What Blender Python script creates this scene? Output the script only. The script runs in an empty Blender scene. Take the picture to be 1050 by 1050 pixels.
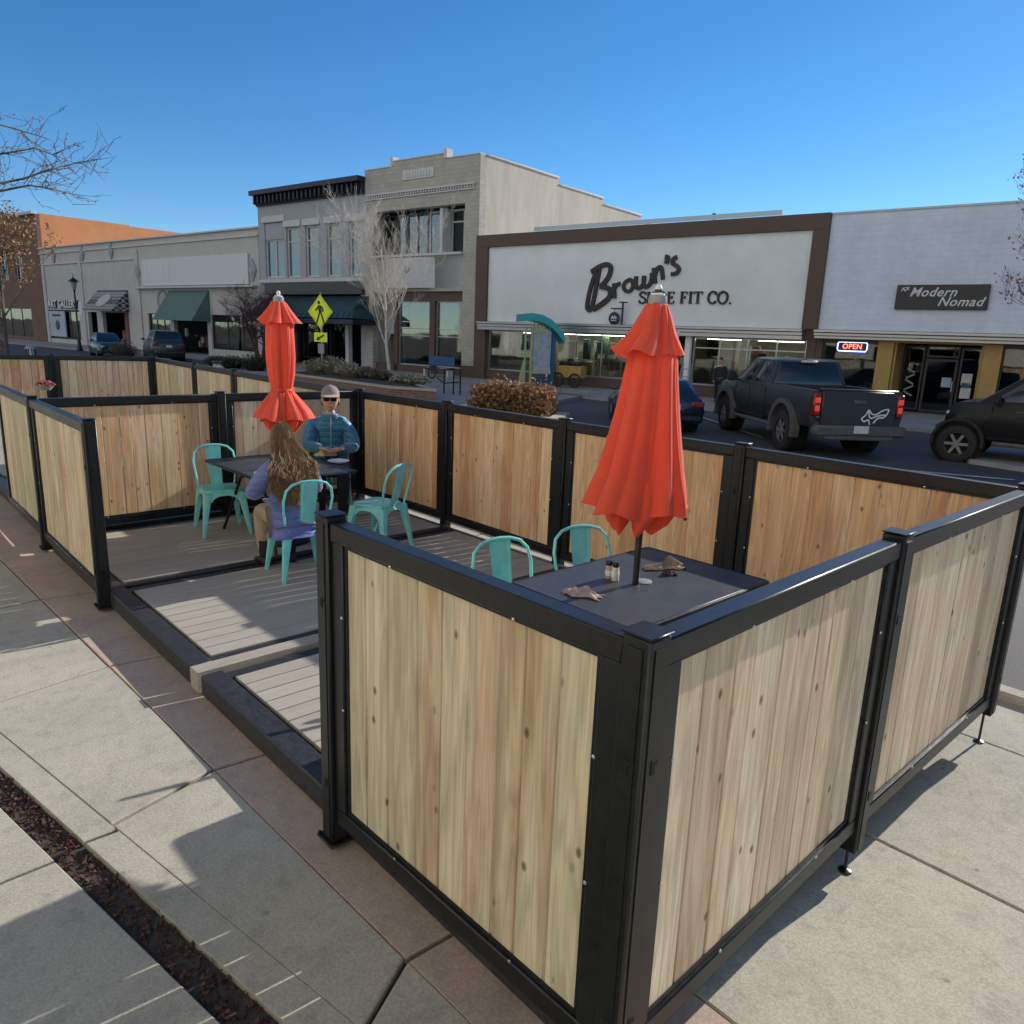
import bpy, bmesh, math, random
from mathutils import Vector, Matrix, Quaternion
SC = bpy.context.scene
COL = SC.collection
PI = math.pi
R = math.radians
V = Vector

# ------------------------------------------------------------------ camera model
CAM_H = 2.2
F_PX, PITCH, ROLL, YAW = 768.3, .231524, .037618, .819858
_fw = V((math.cos(YAW)*math.cos(PITCH), math.sin(YAW)*math.cos(PITCH), -math.sin(PITCH)))
_rt0 = V((math.sin(YAW), -math.cos(YAW), 0))
_up0 = _rt0.cross(_fw)
_rt = _rt0*math.cos(ROLL)+_up0*math.sin(ROLL)
_up = _up0*math.cos(ROLL)-_rt0*math.sin(ROLL)

def ray(px, py):
    return _rt*((px-525)/F_PX) - _up*((py-525)/F_PX) + _fw

def un(px, py, z):
    """point where the sight line of a photograph pixel meets the level z"""
    d = ray(px, py); t = (z-CAM_H)/d.z
    return V((d.x*t, d.y*t, z))

FA, FB = 31.7, -.16                      # street front: X = FA + FB*Y
_fl = math.hypot(FB, 1)
XD = V((-FB/_fl, -1/_fl, 0))             # along the street front, to the right
YD = V((1/_fl, -FB/_fl, 0))              # into the buildings
FO = V((FA, 0, 0))
FROT = math.atan2(XD.y, XD.x)
ZS = -.13                                # far pavement level
ZR = -.25                                # road level

def fp(px, py):
    """(distance along the street front, height above the far pavement)"""
    d = ray(px, py); t = FA/(d.x-FB*d.y)
    p = V((d.x*t, d.y*t, CAM_H+d.z*t))
    return (p-FO).dot(XD), p.z-ZS

# ------------------------------------------------------------------ mesh builder
class MB:
    def __init__(self):
        self.v = []; self.f = []; self.mi = []; self.a = []; self.M = Matrix(); self.k = 0; self.r = 0.0
    def add(self, vs, fs):
        n = len(self.v)
        for p in vs:
            self.v.append(self.M @ V(p)); self.a.append(self.r)
        for f in fs:
            self.f.append(tuple(i+n for i in f)); self.mi.append(self.k)
        return self
    def at(self, loc=(0, 0, 0), rot=(0, 0, 0), s=(1, 1, 1)):
        from mathutils import Euler
        self.M = Matrix.LocRotScale(V(loc), Euler(rot), V(s)); return self
    def box(self, c, s, bev=0, rot=None):
        x, y, z = s[0]/2, s[1]/2, s[2]/2
        cx, cy, cz = c
        if not bev:
            vs = [V((sx*x, sy*y, sz*z)) for sx in (-1, 1) for sy in (-1, 1) for sz in (-1, 1)]
            fs = [(0, 1, 3, 2), (4, 6, 7, 5), (0, 4, 5, 1), (2, 3, 7, 6), (0, 2, 6, 4), (1, 5, 7, 3)]
        else:
            b = min(bev, x*.9, y*.9, z*.9)
            vs = []; idx = {}
            for sx in (-1, 1):
                for sy in (-1, 1):
                    for sz in (-1, 1):
                        for ax in range(3):
                            p = [sx*(x-b), sy*(y-b), sz*(z-b)]
                            p[ax] = (sx*x, sy*y, sz*z)[ax]
                            idx[(sx, sy, sz, ax)] = len(vs); vs.append(V(p))
            fs = []
            for ax in range(3):
                o = [i for i in range(3) if i != ax]
                for sg in (-1, 1):
                    q = []
                    for (a, b2) in ((-1, -1), (1, -1), (1, 1), (-1, 1)):
                        k = [0, 0, 0]; k[ax] = sg; k[o[0]] = a; k[o[1]] = b2
                        q.append(idx[(k[0], k[1], k[2], ax)])
                    fs.append(tuple(q))
            for ax in range(3):
                o = [i for i in range(3) if i != ax]
                for a in (-1, 1):
                    for b2 in (-1, 1):
                        q = []
                        for sg, e in ((-1, o[0]), (1, o[0]), (1, o[1]), (-1, o[1])):
                            k = [0, 0, 0]; k[ax] = sg; k[o[0]] = a; k[o[1]] = b2
                            q.append(idx[(k[0], k[1], k[2], e)])
                        fs.append(tuple(q))
            for sx in (-1, 1):
                for sy in (-1, 1):
                    for sz in (-1, 1):
                        fs.append(tuple(idx[(sx, sy, sz, a)] for a in range(3)))
        if rot is not None:
            vs = [rot @ p for p in vs]
        return self.add([p+V(c) for p in vs], fs)
    def bar(self, p0, p1, w, h, bev=0, up=(0, 0, 1)):
        p0, p1 = V(p0), V(p1); d = p1-p0; L = d.length; d.normalize()
        u = V(up)
        if abs(d.dot(u)) > .99: u = V((1, 0, 0))
        y = u.cross(d).normalized(); z = d.cross(y)
        m = Matrix((d, y, z)).transposed()
        return self.box((p0+p1)/2, (L, w, h), bev, m)
    def tube(self, pts, r, seg=8, closed=False, flat=None):
        pts = [V(p) for p in pts]; n = len(pts)
        rs = r if isinstance(r, (list, tuple)) else [r]*n
        rings = []; nrm = None
        for i in range(n):
            if closed: d = pts[(i+1) % n]-pts[i-1]
            else: d = pts[min(i+1, n-1)]-pts[max(i-1, 0)]
            if d.length < 1e-9: d = V((0, 0, 1))
            d.normalize()
            if nrm is None:
                a = V((0, 0, 1)) if abs(d.z) < .9 else V((1, 0, 0))
                nrm = (a-d*a.dot(d)).normalized()
            else:
                nrm = (nrm-d*nrm.dot(d))
                if nrm.length < 1e-6: nrm = d.orthogonal()
                nrm.normalize()
            b = d.cross(nrm)
            rings.append([pts[i]+(nrm*math.cos(2*PI*k/seg)+b*math.sin(2*PI*k/seg)*(flat or 1))*rs[i] for k in range(seg)])
        return self.loft(rings, wrap=closed)
    def loft(self, rings, wrap=False, caps=True):
        n = len(rings); s = len(rings[0]); vs = [p for r in rings for p in r]; fs = []
        for i in range(n if wrap else n-1):
            j = (i+1) % n
            for k in range(s):
                l = (k+1) % s
                fs.append((i*s+k, i*s+l, j*s+l, j*s+k))
        if caps and not wrap:
            fs.append(tuple(range(s))[::-1]); fs.append(tuple((n-1)*s+k for k in range(s)))
        return self.add(vs, fs)
    def sheet(self, rows):
        n = len(rows); s = len(rows[0]); vs = [p for r in rows for p in r]
        fs = [(i*s+k, i*s+k+1, (i+1)*s+k+1, (i+1)*s+k) for i in range(n-1) for k in range(s-1)]
        return self.add(vs, fs)
    def lathe(self, prof, seg=16, c=(0, 0, 0), ring=False):
        c = V(c)
        rings = [[c+V((max(r, 1e-4)*math.cos(2*PI*k/seg), max(r, 1e-4)*math.sin(2*PI*k/seg), z)) for k in range(seg)] for r, z in prof]
        return self.loft(rings, wrap=ring)
    def prism(self, out, h0, h1, plane='xy'):
        """extrude an outline; plane 'xy' along z, 'xz' along y"""
        f = (lambda a, b, h: (a, b, h)) if plane == 'xy' else ((lambda a, b, h: (a, h, b)) if plane == 'xz' else (lambda a, b, h: (h, a, b)))
        n = len(out)
        vs = [f(a, b, h0) for a, b in out]+[f(a, b, h1) for a, b in out]
        fs = [tuple(range(n))[::-1], tuple(range(n, 2*n))]+[(i, (i+1) % n, n+(i+1) % n, n+i) for i in range(n)]
        return self.add(vs, fs)
    def ball(self, c, r, seg=12, rings=8):
        c = V(c); r = V(r) if not isinstance(r, (int, float)) else V((r, r, r))
        rr = []
        for i in range(rings+1):
            t = PI*i/rings; q = max(math.sin(t), 1e-3)
            rr.append([c+V((r.x*q*math.cos(2*PI*k/seg), r.y*q*math.sin(2*PI*k/seg), -r.z*math.cos(t))) for k in range(seg)])
        return self.loft(rr)
    def leaf(self, p, size, rng, el=1.6):
        d = V((rng.gauss(0, 1), rng.gauss(0, 1), rng.gauss(0, 1))).normalized()
        u = d.orthogonal().normalized(); u.rotate(Quaternion(d, rng.random()*6.3)); w = d.cross(u)
        p = V(p); s = size
        return self.add([p-u*s*el*.5, p+w*s*.5, p+u*s*el*.5, p-w*s*.5], [(0, 1, 2, 3)])
    def stroke(self, pts, w, y0, y1, closed=False, n=6):
        """a ribbon letter stroke in the xz plane, from y0 to y1 thick"""
        P = [V((a, b)) for a, b in pts]
        q = []
        m = len(P)
        if m > 2:
            rng_ = range(m) if closed else range(m-1)
            for i in rng_:
                if closed: a, b, c, d = P[i-1], P[i], P[(i+1) % m], P[(i+2) % m]
                else: a, b, c, d = P[max(i-1, 0)], P[i], P[i+1], P[min(i+2, m-1)]
                for k in range(n):
                    t = k/n
                    q.append(.5*((2*b)+(c-a)*t+(2*a-5*b+4*c-d)*t*t+(3*b-a-3*c+d)*t**3))
            if not closed: q.append(P[-1])
        else: q = P
        N = len(q); L = []; Rr = []
        for i in range(N):
            d = (q[(i+1) % N]-q[i-1]) if closed else (q[min(i+1, N-1)]-q[max(i-1, 0)])
            d.normalize(); nn = V((-d.y, d.x))
            ww = w if isinstance(w, (int, float)) else w[0]+(w[1]-w[0])*i/max(N-1, 1)
            L.append(q[i]+nn*ww/2); Rr.append(q[i]-nn*ww/2)
        rings = [[(L[i].x, y0, L[i].y), (Rr[i].x, y0, Rr[i].y), (Rr[i].x, y1, Rr[i].y), (L[i].x, y1, L[i].y)] for i in range(N)]
        return self.loft(rings, wrap=closed)
    def build(self, name, mats, parent=None, loc=None, smooth=True, angle=38):
        me = bpy.data.meshes.new(name)
        me.from_pydata([tuple(p) for p in self.v], [], self.f)
        if not isinstance(mats, (list, tuple)): mats = [mats]
        for m in mats: me.materials.append(m)
        if len(mats) > 1: me.polygons.foreach_set('material_index', self.mi)
        at = me.attributes.new('rnd', 'FLOAT', 'POINT'); at.data.foreach_set('value', self.a)
        bm = bmesh.new(); bm.from_mesh(me); bmesh.ops.recalc_face_normals(bm, faces=bm.faces); bm.to_mesh(me); bm.free()
        if smooth:
            me.polygons.foreach_set('use_smooth', [True]*len(me.polygons))
            me.set_sharp_from_angle(angle=R(angle))
        me.update()
        o = bpy.data.objects.new(name, me); COL.objects.link(o)
        if parent is not None: o.parent = parent
        if loc is not None: o.location = loc
        return o

def tag(o, label=None, cat=None, group=None, kind=None):
    if label: o['label'] = label
    if cat: o['category'] = cat
    if group: o['group'] = group
    if kind: o['kind'] = kind
    return o

def thing(name, label, cat, loc=(0, 0, 0), rz=0, group=None):
    o = bpy.data.objects.new(name, None); COL.objects.link(o)
    o.location = loc; o.rotation_euler = (0, 0, rz); o.empty_display_size = .2
    return tag(o, label, cat, group)

def kids(o): return [c for c in bpy.data.objects if c.parent is o]

def copy_tree(o, parent=None):
    c = o.copy(); COL.objects.link(c)
    if parent is not None: c.parent = parent
    for ch in kids(o): copy_tree(ch, c)
    return c

def dup(o, label, loc, rz=None):
    c = copy_tree(o); c['label'] = label; c.location = loc
    if rz is not None: c.rotation_euler = (0, 0, rz)
    return c

def text(name, body, size, m, parent, loc, rot, ext=.01, shear=0, align='CENTER', space=1.0, off=0):
    cu = bpy.data.curves.new(name, 'FONT'); cu.body = body; cu.size = size; cu.extrude = ext; cu.shear = shear
    cu.align_x = align; cu.align_y = 'CENTER'; cu.space_character = space; cu.offset = off; cu.resolution_u = 3
    t = bpy.data.objects.new(name+'_tmp', cu); COL.objects.link(t)
    dg = bpy.context.evaluated_depsgraph_get()
    me = bpy.data.meshes.new_from_object(t.evaluated_get(dg))
    bpy.data.objects.remove(t); bpy.data.curves.remove(cu)
    me.name = name; me.materials.clear(); me.materials.append(m)
    o = bpy.data.objects.new(name, me); COL.objects.link(o); o.parent = parent; o.location = loc; o.rotation_euler = rot
    return o

def skin(name, pts, edges, mats, parent, sub=2, root=None):
    """continuous limb surface grown round a joint skeleton: pts = {key: (co, radius or (rx, ry))}"""
    keys = list(pts); ix = {k: i for i, k in enumerate(keys)}
    me = bpy.data.meshes.new(name)
    me.from_pydata([tuple(pts[k][0]) for k in keys], [(ix[a], ix[b]) for a, b in edges], [])
    o = bpy.data.objects.new(name, me); COL.objects.link(o)
    md = o.modifiers.new('s', 'SKIN'); md.use_smooth_shade = True; md.branch_smoothing = .6
    for i, k in enumerate(keys):
        r = pts[k][1]; sv = me.skin_vertices[0].data[i]
        sv.radius = r if isinstance(r, tuple) else (r, r)
        sv.use_root = (k == root) if root else (i == 0)
    s2 = o.modifiers.new('d', 'SUBSURF'); s2.levels = sub; s2.render_levels = sub
    dg = bpy.context.evaluated_depsgraph_get(); dg.update()
    m2 = bpy.data.meshes.new_from_object(o.evaluated_get(dg))
    bpy.data.objects.remove(o); bpy.data.meshes.remove(me)
    m2.name = name
    m2.materials.clear()
    for m in (mats if isinstance(mats, list) else [mats]): m2.materials.append(m)
    m2.polygons.foreach_set('use_smooth', [True]*len(m2.polygons))
    ob = bpy.data.objects.new(name, m2); COL.objects.link(ob); ob.parent = parent
    return ob

def absorb(o, mb):
    """add a builder's geometry to an existing mesh object"""
    me = o.data; bm = bmesh.new(); bm.from_mesh(me)
    vs = [bm.verts.new(p) for p in mb.v]
    for f, k in zip(mb.f, mb.mi):
        try:
            nf = bm.faces.new([vs[i] for i in f]); nf.material_index = k; nf.smooth = True
        except ValueError: pass
    bmesh.ops.recalc_face_normals(bm, faces=bm.faces)
    bm.to_mesh(me); bm.free()

# ------------------------------------------------------------------ materials
def newmat(name):
    m = bpy.data.materials.new(name); m.use_nodes = True
    nt = m.node_tree; b = nt.nodes['Principled BSDF']
    return m, nt, b

def N(nt, typ, **kw):
    n = nt.nodes.new(typ)
    for k, v in kw.items():
        if k.startswith('i_'):
            key = k[2:]
            n.inputs[int(key) if key.isdigit() else key.replace('_', ' ')].default_value = v
        else: setattr(n, k, v)
    return n

def ramp(nt, fac, stops):
    r = nt.nodes.new('ShaderNodeValToRGB'); e = r.color_ramp.elements
    e[0].position = stops[0][0]; e[0].color = (*stops[0][1], 1)
    e[1].position = stops[-1][0]; e[1].color = (*stops[-1][1], 1)
    for p, c in stops[1:-1]:
        q = e.new(p); q.color = (*c, 1)
    nt.links.new(fac, r.inputs[0]); return r

def sc(c, k): return tuple(min(1, x*k) for x in c)

def mat(name, base, rough=.6, metal=0, var=.15, scale=6.0, bump=0, bscale=80.0, coat=0, spec=.5, world=False, fine=True, stretch=(1, 1, 1), trans=0, sheen=0):
    m, nt, b = newmat(name); L = nt.links
    if world: co = N(nt, 'ShaderNodeNewGeometry').outputs['Position']
    else: co = N(nt, 'ShaderNodeTexCoord').outputs['Object']
    mp = N(nt, 'ShaderNodeMapping'); mp.inputs['Scale'].default_value = stretch
    L.new(co, mp.inputs[0]); co = mp.outputs[0]
    n1 = N(nt, 'ShaderNodeTexNoise', i_Scale=scale, i_Detail=6.0, i_Roughness=.65); L.new(co, n1.inputs['Vector'])
    r = ramp(nt, n1.outputs[0], [(.25, sc(base, 1-var)), (.5, base), (.78, sc(base, 1+var))])
    L.new(r.outputs[0], b.inputs['Base Color'])
    rr = N(nt, 'ShaderNodeMapRange'); rr.inputs[3].default_value = max(.02, rough-.1); rr.inputs[4].default_value = min(1, rough+.1)
    L.new(n1.outputs[0], rr.inputs[0]); L.new(rr.outputs[0], b.inputs['Roughness'])
    b.inputs['Metallic'].default_value = metal; b.inputs['Coat Weight'].default_value = coat
    b.inputs['Specular IOR Level'].default_value = spec
    if sheen: b.inputs['Sheen Weight'].default_value = sheen
    if bump:
        n2 = N(nt, 'ShaderNodeTexNoise', i_Scale=bscale, i_Detail=4.0); L.new(co, n2.inputs['Vector'])
        bp = N(nt, 'ShaderNodeBump', i_Strength=bump, i_Distance=.01); L.new(n2.outputs[0], bp.inputs['Height']); L.new(bp.outputs[0], b.inputs['Normal'])
    if trans:
        tr = N(nt, 'ShaderNodeBsdfTranslucent'); L.new(r.outputs[0], tr.inputs[0])
        mx = N(nt, 'ShaderNodeMixShader', i_0=trans); L.new(b.outputs[0], mx.inputs[1]); L.new(tr.outputs[0], mx.inputs[2])
        L.new(mx.outputs[0], nt.nodes['Material Output'].inputs[0])
    return m

def wood(name, tones, rough=.75):
    """upright boards: one tone per board, long grain, a few knots"""
    m, nt, b = newmat(name); L = nt.links
    at = N(nt, 'ShaderNodeAttribute', attribute_name='rnd')
    tc = N(nt, 'ShaderNodeTexCoord')
    sh = N(nt, 'ShaderNodeCombineXYZ'); 
    mu = N(nt, 'ShaderNodeMath', operation='MULTIPLY'); mu.inputs[1].default_value = 53.0; L.new(at.outputs['Fac'], mu.inputs[0])
    L.new(mu.outputs[0], sh.inputs[0]); L.new(mu.outputs[0], sh.inputs[2])
    ad = N(nt, 'ShaderNodeVectorMath', operation='ADD'); L.new(tc.outputs['Object'], ad.inputs[0]); L.new(sh.outputs[0], ad.inputs[1])
    # slow tone drift down each board
    mp0 = N(nt, 'ShaderNodeMapping'); mp0.inputs['Scale'].default_value = (9, 9, 1.3); L.new(ad.outputs[0], mp0.inputs[0])
    n0 = N(nt, 'ShaderNodeTexNoise', i_Scale=1.0, i_Detail=3.0); L.new(mp0.outputs[0], n0.inputs['Vector'])
    s1 = N(nt, 'ShaderNodeMath', operation='MULTIPLY_ADD'); s1.inputs[1].default_value = .55; s1.inputs[2].default_value = -.27; L.new(n0.outputs[0], s1.inputs[0])
    s2 = N(nt, 'ShaderNodeMath', operation='ADD', use_clamp=True); L.new(at.outputs['Fac'], s2.inputs[0]); L.new(s1.outputs[0], s2.inputs[1])
    k = len(tones)
    base = ramp(nt, s2.outputs[0], [(i/(k-1), t) for i, t in enumerate(tones)])
    # grain: cathedral figure from a distorted wave + fine streaks
    mp1 = N(nt, 'ShaderNodeMapping'); mp1.inputs['Scale'].default_value = (13, 13, .9); L.new(ad.outputs[0], mp1.inputs[0])
    n1 = N(nt, 'ShaderNodeTexNoise', i_Scale=1.0, i_Detail=2.0, i_Distortion=.6); L.new(mp1.outputs[0], n1.inputs['Vector'])
    wv = N(nt, 'ShaderNodeMath', operation='MULTIPLY'); wv.inputs[1].default_value = 38.0; L.new(n1.outputs[0], wv.inputs[0])
    sn = N(nt, 'ShaderNodeMath', operation='SINE'); L.new(wv.outputs[0], sn.inputs[0])
    mp2 = N(nt, 'ShaderNodeMapping'); mp2.inputs['Scale'].default_value = (140, 140, 3.0); L.new(ad.outputs[0], mp2.inputs[0])
    n2 = N(nt, 'ShaderNodeTexNoise', i_Scale=1.0, i_Detail=4.0); L.new(mp2.outputs[0], n2.inputs['Vector'])
    g1 = N(nt, 'ShaderNodeMapRange'); g1.inputs[1].default_value = -1; g1.inputs[2].default_value = 1; g1.inputs[3].default_value = .85; g1.inputs[4].default_value = 1.06; L.new(sn.outputs[0], g1.inputs[0])
    g2 = N(nt, 'ShaderNodeMapRange'); g2.inputs[1].default_value = .3; g2.inputs[2].default_value = .7; g2.inputs[3].default_value = .89; g2.inputs[4].default_value = 1.07; L.new(n2.outputs[0], g2.inputs[0])
    gm = N(nt, 'ShaderNodeMath', operation='MULTIPLY'); L.new(g1.outputs[0], gm.inputs[0]); L.new(g2.outputs[0], gm.inputs[1])
    # knots
    mp3 = N(nt, 'ShaderNodeMapping'); mp3.inputs['Scale'].default_value = (11.0, 11.0, 6.5); L.new(ad.outputs[0], mp3.inputs[0])
    vo = N(nt, 'ShaderNodeTexVoronoi', i_Scale=1.0); L.new(mp3.outputs[0], vo.inputs['Vector'])
    kr = N(nt, 'ShaderNodeMapRange', interpolation_type='SMOOTHSTEP'); kr.inputs[1].default_value = .05; kr.inputs[2].default_value = .17; kr.inputs[3].default_value = .33; kr.inputs[4].default_value = 1.0; L.new(vo.outputs['Distance'], kr.inputs[0])
    ks = N(nt, 'ShaderNodeSeparateColor'); L.new(vo.outputs['Color'], ks.inputs[0])
    kc = N(nt, 'ShaderNodeMapRange'); kc.inputs[1].default_value = .4; kc.inputs[2].default_value = .6; kc.inputs[3].default_value = 1.0; kc.inputs[4].default_value = .3; L.new(ks.outputs[0], kc.inputs[0]); L.new(kc.outputs[0], kr.inputs[3])
    gk = N(nt, 'ShaderNodeMath', operation='MULTIPLY'); L.new(gm.outputs[0], gk.inputs[0]); L.new(kr.outputs[0], gk.inputs[1])
    mx = N(nt, 'ShaderNodeMix', data_type='RGBA', blend_type='MULTIPLY'); mx.inputs[0].default_value = 1.0
    L.new(base.outputs[0], mx.inputs[6]); L.new(gk.outputs[0], mx.inputs[7])
    L.new(mx.outputs[2], b.inputs['Base Color'])
    b.inputs['Roughness'].default_value = rough; b.inputs['Specular IOR Level'].default_value = .25
    bp = N(nt, 'ShaderNodeBump', i_Strength=.15, i_Distance=.003); L.new(gm.outputs[0], bp.inputs['Height']); L.new(bp.outputs[0], b.inputs['Normal'])
    return m

def brick(name, c1, c2, mortar, sx=1.0, bw=.4, bh=.2, ms=.012, bump=.3, rough=.85):
    """masonry on an upright wall in its own local xz plane"""
    m, nt, b = newmat(name); L = nt.links
    tc = N(nt, 'ShaderNodeTexCoord'); sp = N(nt, 'ShaderNodeSeparateXYZ'); L.new(tc.outputs['Object'], sp.inputs[0])
    ax = N(nt, 'ShaderNodeMath', operation='ADD'); L.new(sp.outputs[0], ax.inputs[0]); L.new(sp.outputs[1], ax.inputs[1])
    cb = N(nt, 'ShaderNodeCombineXYZ'); L.new(ax.outputs[0], cb.inputs[0]); L.new(sp.outputs[2], cb.inputs[1])
    br = N(nt, 'ShaderNodeTexBrick', i_Scale=1.0); L.new(cb.outputs[0], br.inputs['Vector'])
    br.inputs['Color1'].default_value = (*c1, 1); br.inputs['Color2'].default_value = (*c2, 1); br.inputs['Mortar'].default_value = (*mortar, 1)
    br.inputs['Brick Width'].default_value = bw; br.inputs['Row Height'].default_value = bh; br.inputs['Mortar Size'].default_value = ms
    n1 = N(nt, 'ShaderNodeTexNoise', i_Scale=.7, i_Detail=8.0, i_Roughness=.7); L.new(tc.outputs['Object'], n1.inputs['Vector'])
    rr = N(nt, 'ShaderNodeMapRange'); rr.inputs[1].default_value = .3; rr.inputs[2].default_value = .7; rr.inputs[3].default_value = .84; rr.inputs[4].default_value = 1.08; L.new(n1.outputs[0], rr.inputs[0])
    mx = N(nt, 'ShaderNodeMix', data_type='RGBA', blend_type='MULTIPLY'); mx.inputs[0].default_value = 1.0
    L.new(br.outputs[0], mx.inputs[6]); L.new(rr.outputs[0], mx.inputs[7]); L.new(mx.outputs[2], b.inputs['Base Color'])
    b.inputs['Roughness'].default_value = rough
    bp = N(nt, 'ShaderNodeBump', i_Strength=bump, i_Distance=.01, invert=True); L.new(br.outputs['Fac'], bp.inputs['Height']); L.new(bp.outputs[0], b.inputs['Normal'])
    return m

def concrete(name, base, var=.2, stain=.35, rough=.9):
    m, nt, b = newmat(name); L = nt.links
    co = N(nt, 'ShaderNodeNewGeometry').outputs['Position']
    n1 = N(nt, 'ShaderNodeTexNoise', i_Scale=1.1, i_Detail=8.0, i_Roughness=.7, i_Distortion=.3); L.new(co, n1.inputs['Vector'])
    n2 = N(nt, 'ShaderNodeTexNoise', i_Scale=90.0, i_Detail=3.0); L.new(co, n2.inputs['Vector'])
    n3 = N(nt, 'ShaderNodeTexNoise', i_Scale=9.0, i_Detail=10.0, i_Roughness=.75); L.new(co, n3.inputs['Vector'])
    r1 = ramp(nt, n1.outputs[0], [(.28, sc(base, 1-var)), (.52, base), (.75, sc(base, 1+var*.6))])
    def mul(a, bsock, lo, hi, p0, p1):
        mr = N(nt, 'ShaderNodeMapRange'); mr.inputs[1].default_value = p0; mr.inputs[2].default_value = p1; mr.inputs[3].default_value = lo; mr.inputs[4].default_value = hi; L.new(bsock, mr.inputs[0])
        mx = N(nt, 'ShaderNodeMix', data_type='RGBA', blend_type='MULTIPLY'); mx.inputs[0].default_value = 1.0
        L.new(a, mx.inputs[6]); L.new(mr.outputs[0], mx.inputs[7]); return mx.outputs[2]
    c = mul(r1.outputs[0], n2.outputs[0], .86, 1.1, .35, .65)
    c = mul(c, n3.outputs[0], 1-stain, 1.04, .3, .5)
    vo = N(nt, 'ShaderNodeTexVoronoi', i_Scale=2.6); L.new(co, vo.inputs['Vector'])
    c = mul(c, vo.outputs['Distance'], .62, 1.0, .02, .045)
    v2 = N(nt, 'ShaderNodeTexVoronoi', i_Scale=38.0); L.new(co, v2.inputs['Vector'])
    c = mul(c, v2.outputs['Distance'], .84, 1.0, .06, .16)
    n4 = N(nt, 'ShaderNodeTexNoise', i_Scale=.45, i_Detail=12.0, i_Roughness=.8, i_Distortion=1.2); L.new(co, n4.inputs['Vector'])
    c = mul(c, n4.outputs[0], .86, 1.04, .36, .56)
    L.new(c, b.inputs['Base Color']); b.inputs['Roughness'].default_value = rough; b.inputs['Specular IOR Level'].default_value = .3
    bp = N(nt, 'ShaderNodeBump', i_Strength=.25, i_Distance=.006); L.new(n2.outputs[0], bp.inputs['Height']); L.new(bp.outputs[0], b.inputs['Normal'])
    return m

def asphalt(name, base):
    m, nt, b = newmat(name); L = nt.links
    co = N(nt, 'ShaderNodeNewGeometry').outputs['Position']
    n1 = N(nt, 'ShaderNodeTexNoise', i_Scale=.35, i_Detail=9.0, i_Roughness=.72); L.new(co, n1.inputs['Vector'])
    n2 = N(nt, 'ShaderNodeTexNoise', i_Scale=60.0, i_Detail=3.0); L.new(co, n2.inputs['Vector'])
    r1 = ramp(nt, n1.outputs[0], [(.3, sc(base, .75)), (.5, base), (.7, sc(base, 1.35))])
    mr = N(nt, 'ShaderNodeMapRange'); mr.inputs[1].default_value = .3; mr.inputs[2].default_value = .7; mr.inputs[3].default_value = .7; mr.inputs[4].default_value = 1.25; L.new(n2.outputs[0], mr.inputs[0])
    mx = N(nt, 'ShaderNodeMix', data_type='RGBA', blend_type='MULTIPLY'); mx.inputs[0].default_value = 1.0
    L.new(r1.outputs[0], mx.inputs[6]); L.new(mr.outputs[0], mx.inputs[7]); L.new(mx.outputs[2], b.inputs['Base Color'])
    b.inputs['Roughness'].default_value = .85
    bp = N(nt, 'ShaderNodeBump', i_Strength=.4, i_Distance=.01); L.new(n2.outputs[0], bp.inputs['Height']); L.new(bp.outputs[0], b.inputs['Normal'])
    return m

def glass(name, tint=(.55, .62, .65), refl=1.0):
    m, nt, b = newmat(name); L = nt.links
    nt.nodes.remove(b)
    tr = N(nt, 'ShaderNodeBsdfTransparent'); tr.inputs[0].default_value = (*tint, 1)
    gl = N(nt, 'ShaderNodeBsdfGlossy'); gl.inputs['Roughness'].default_value = .02; gl.inputs[0].default_value = (.95, .97, 1, 1)
    fr = N(nt, 'ShaderNodeFresnel', i_IOR=1.6)
    no = N(nt, 'ShaderNodeTexNoise', i_Scale=.6); tc = N(nt, 'ShaderNodeTexCoord'); L.new(tc.outputs['Object'], no.inputs['Vector'])
    bp = N(nt, 'ShaderNodeBump', i_Strength=.06, i_Distance=.05); L.new(no.outputs[0], bp.inputs['Height']); L.new(bp.outputs[0], gl.inputs['Normal'])
    ml = N(nt, 'ShaderNodeMath', operation='MULTIPLY', use_clamp=True); ml.inputs[1].default_value = refl; L.new(fr.outputs[0], ml.inputs[0])
    mx = N(nt, 'ShaderNodeMixShader'); L.new(ml.outputs[0], mx.inputs[0]); L.new(tr.outputs[0], mx.inputs[1]); L.new(gl.outputs[0], mx.inputs[2])
    L.new(mx.outputs[0], nt.nodes['Material Output'].inputs[0])
    return m

def emit(name, col, s):
    m, nt, b = newmat(name)
    b.inputs['Base Color'].default_value = (*sc(col, .3), 1)
    b.inputs['Emission Color'].default_value = (*col, 1); b.inputs['Emission Strength'].default_value = s
    return m

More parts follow.
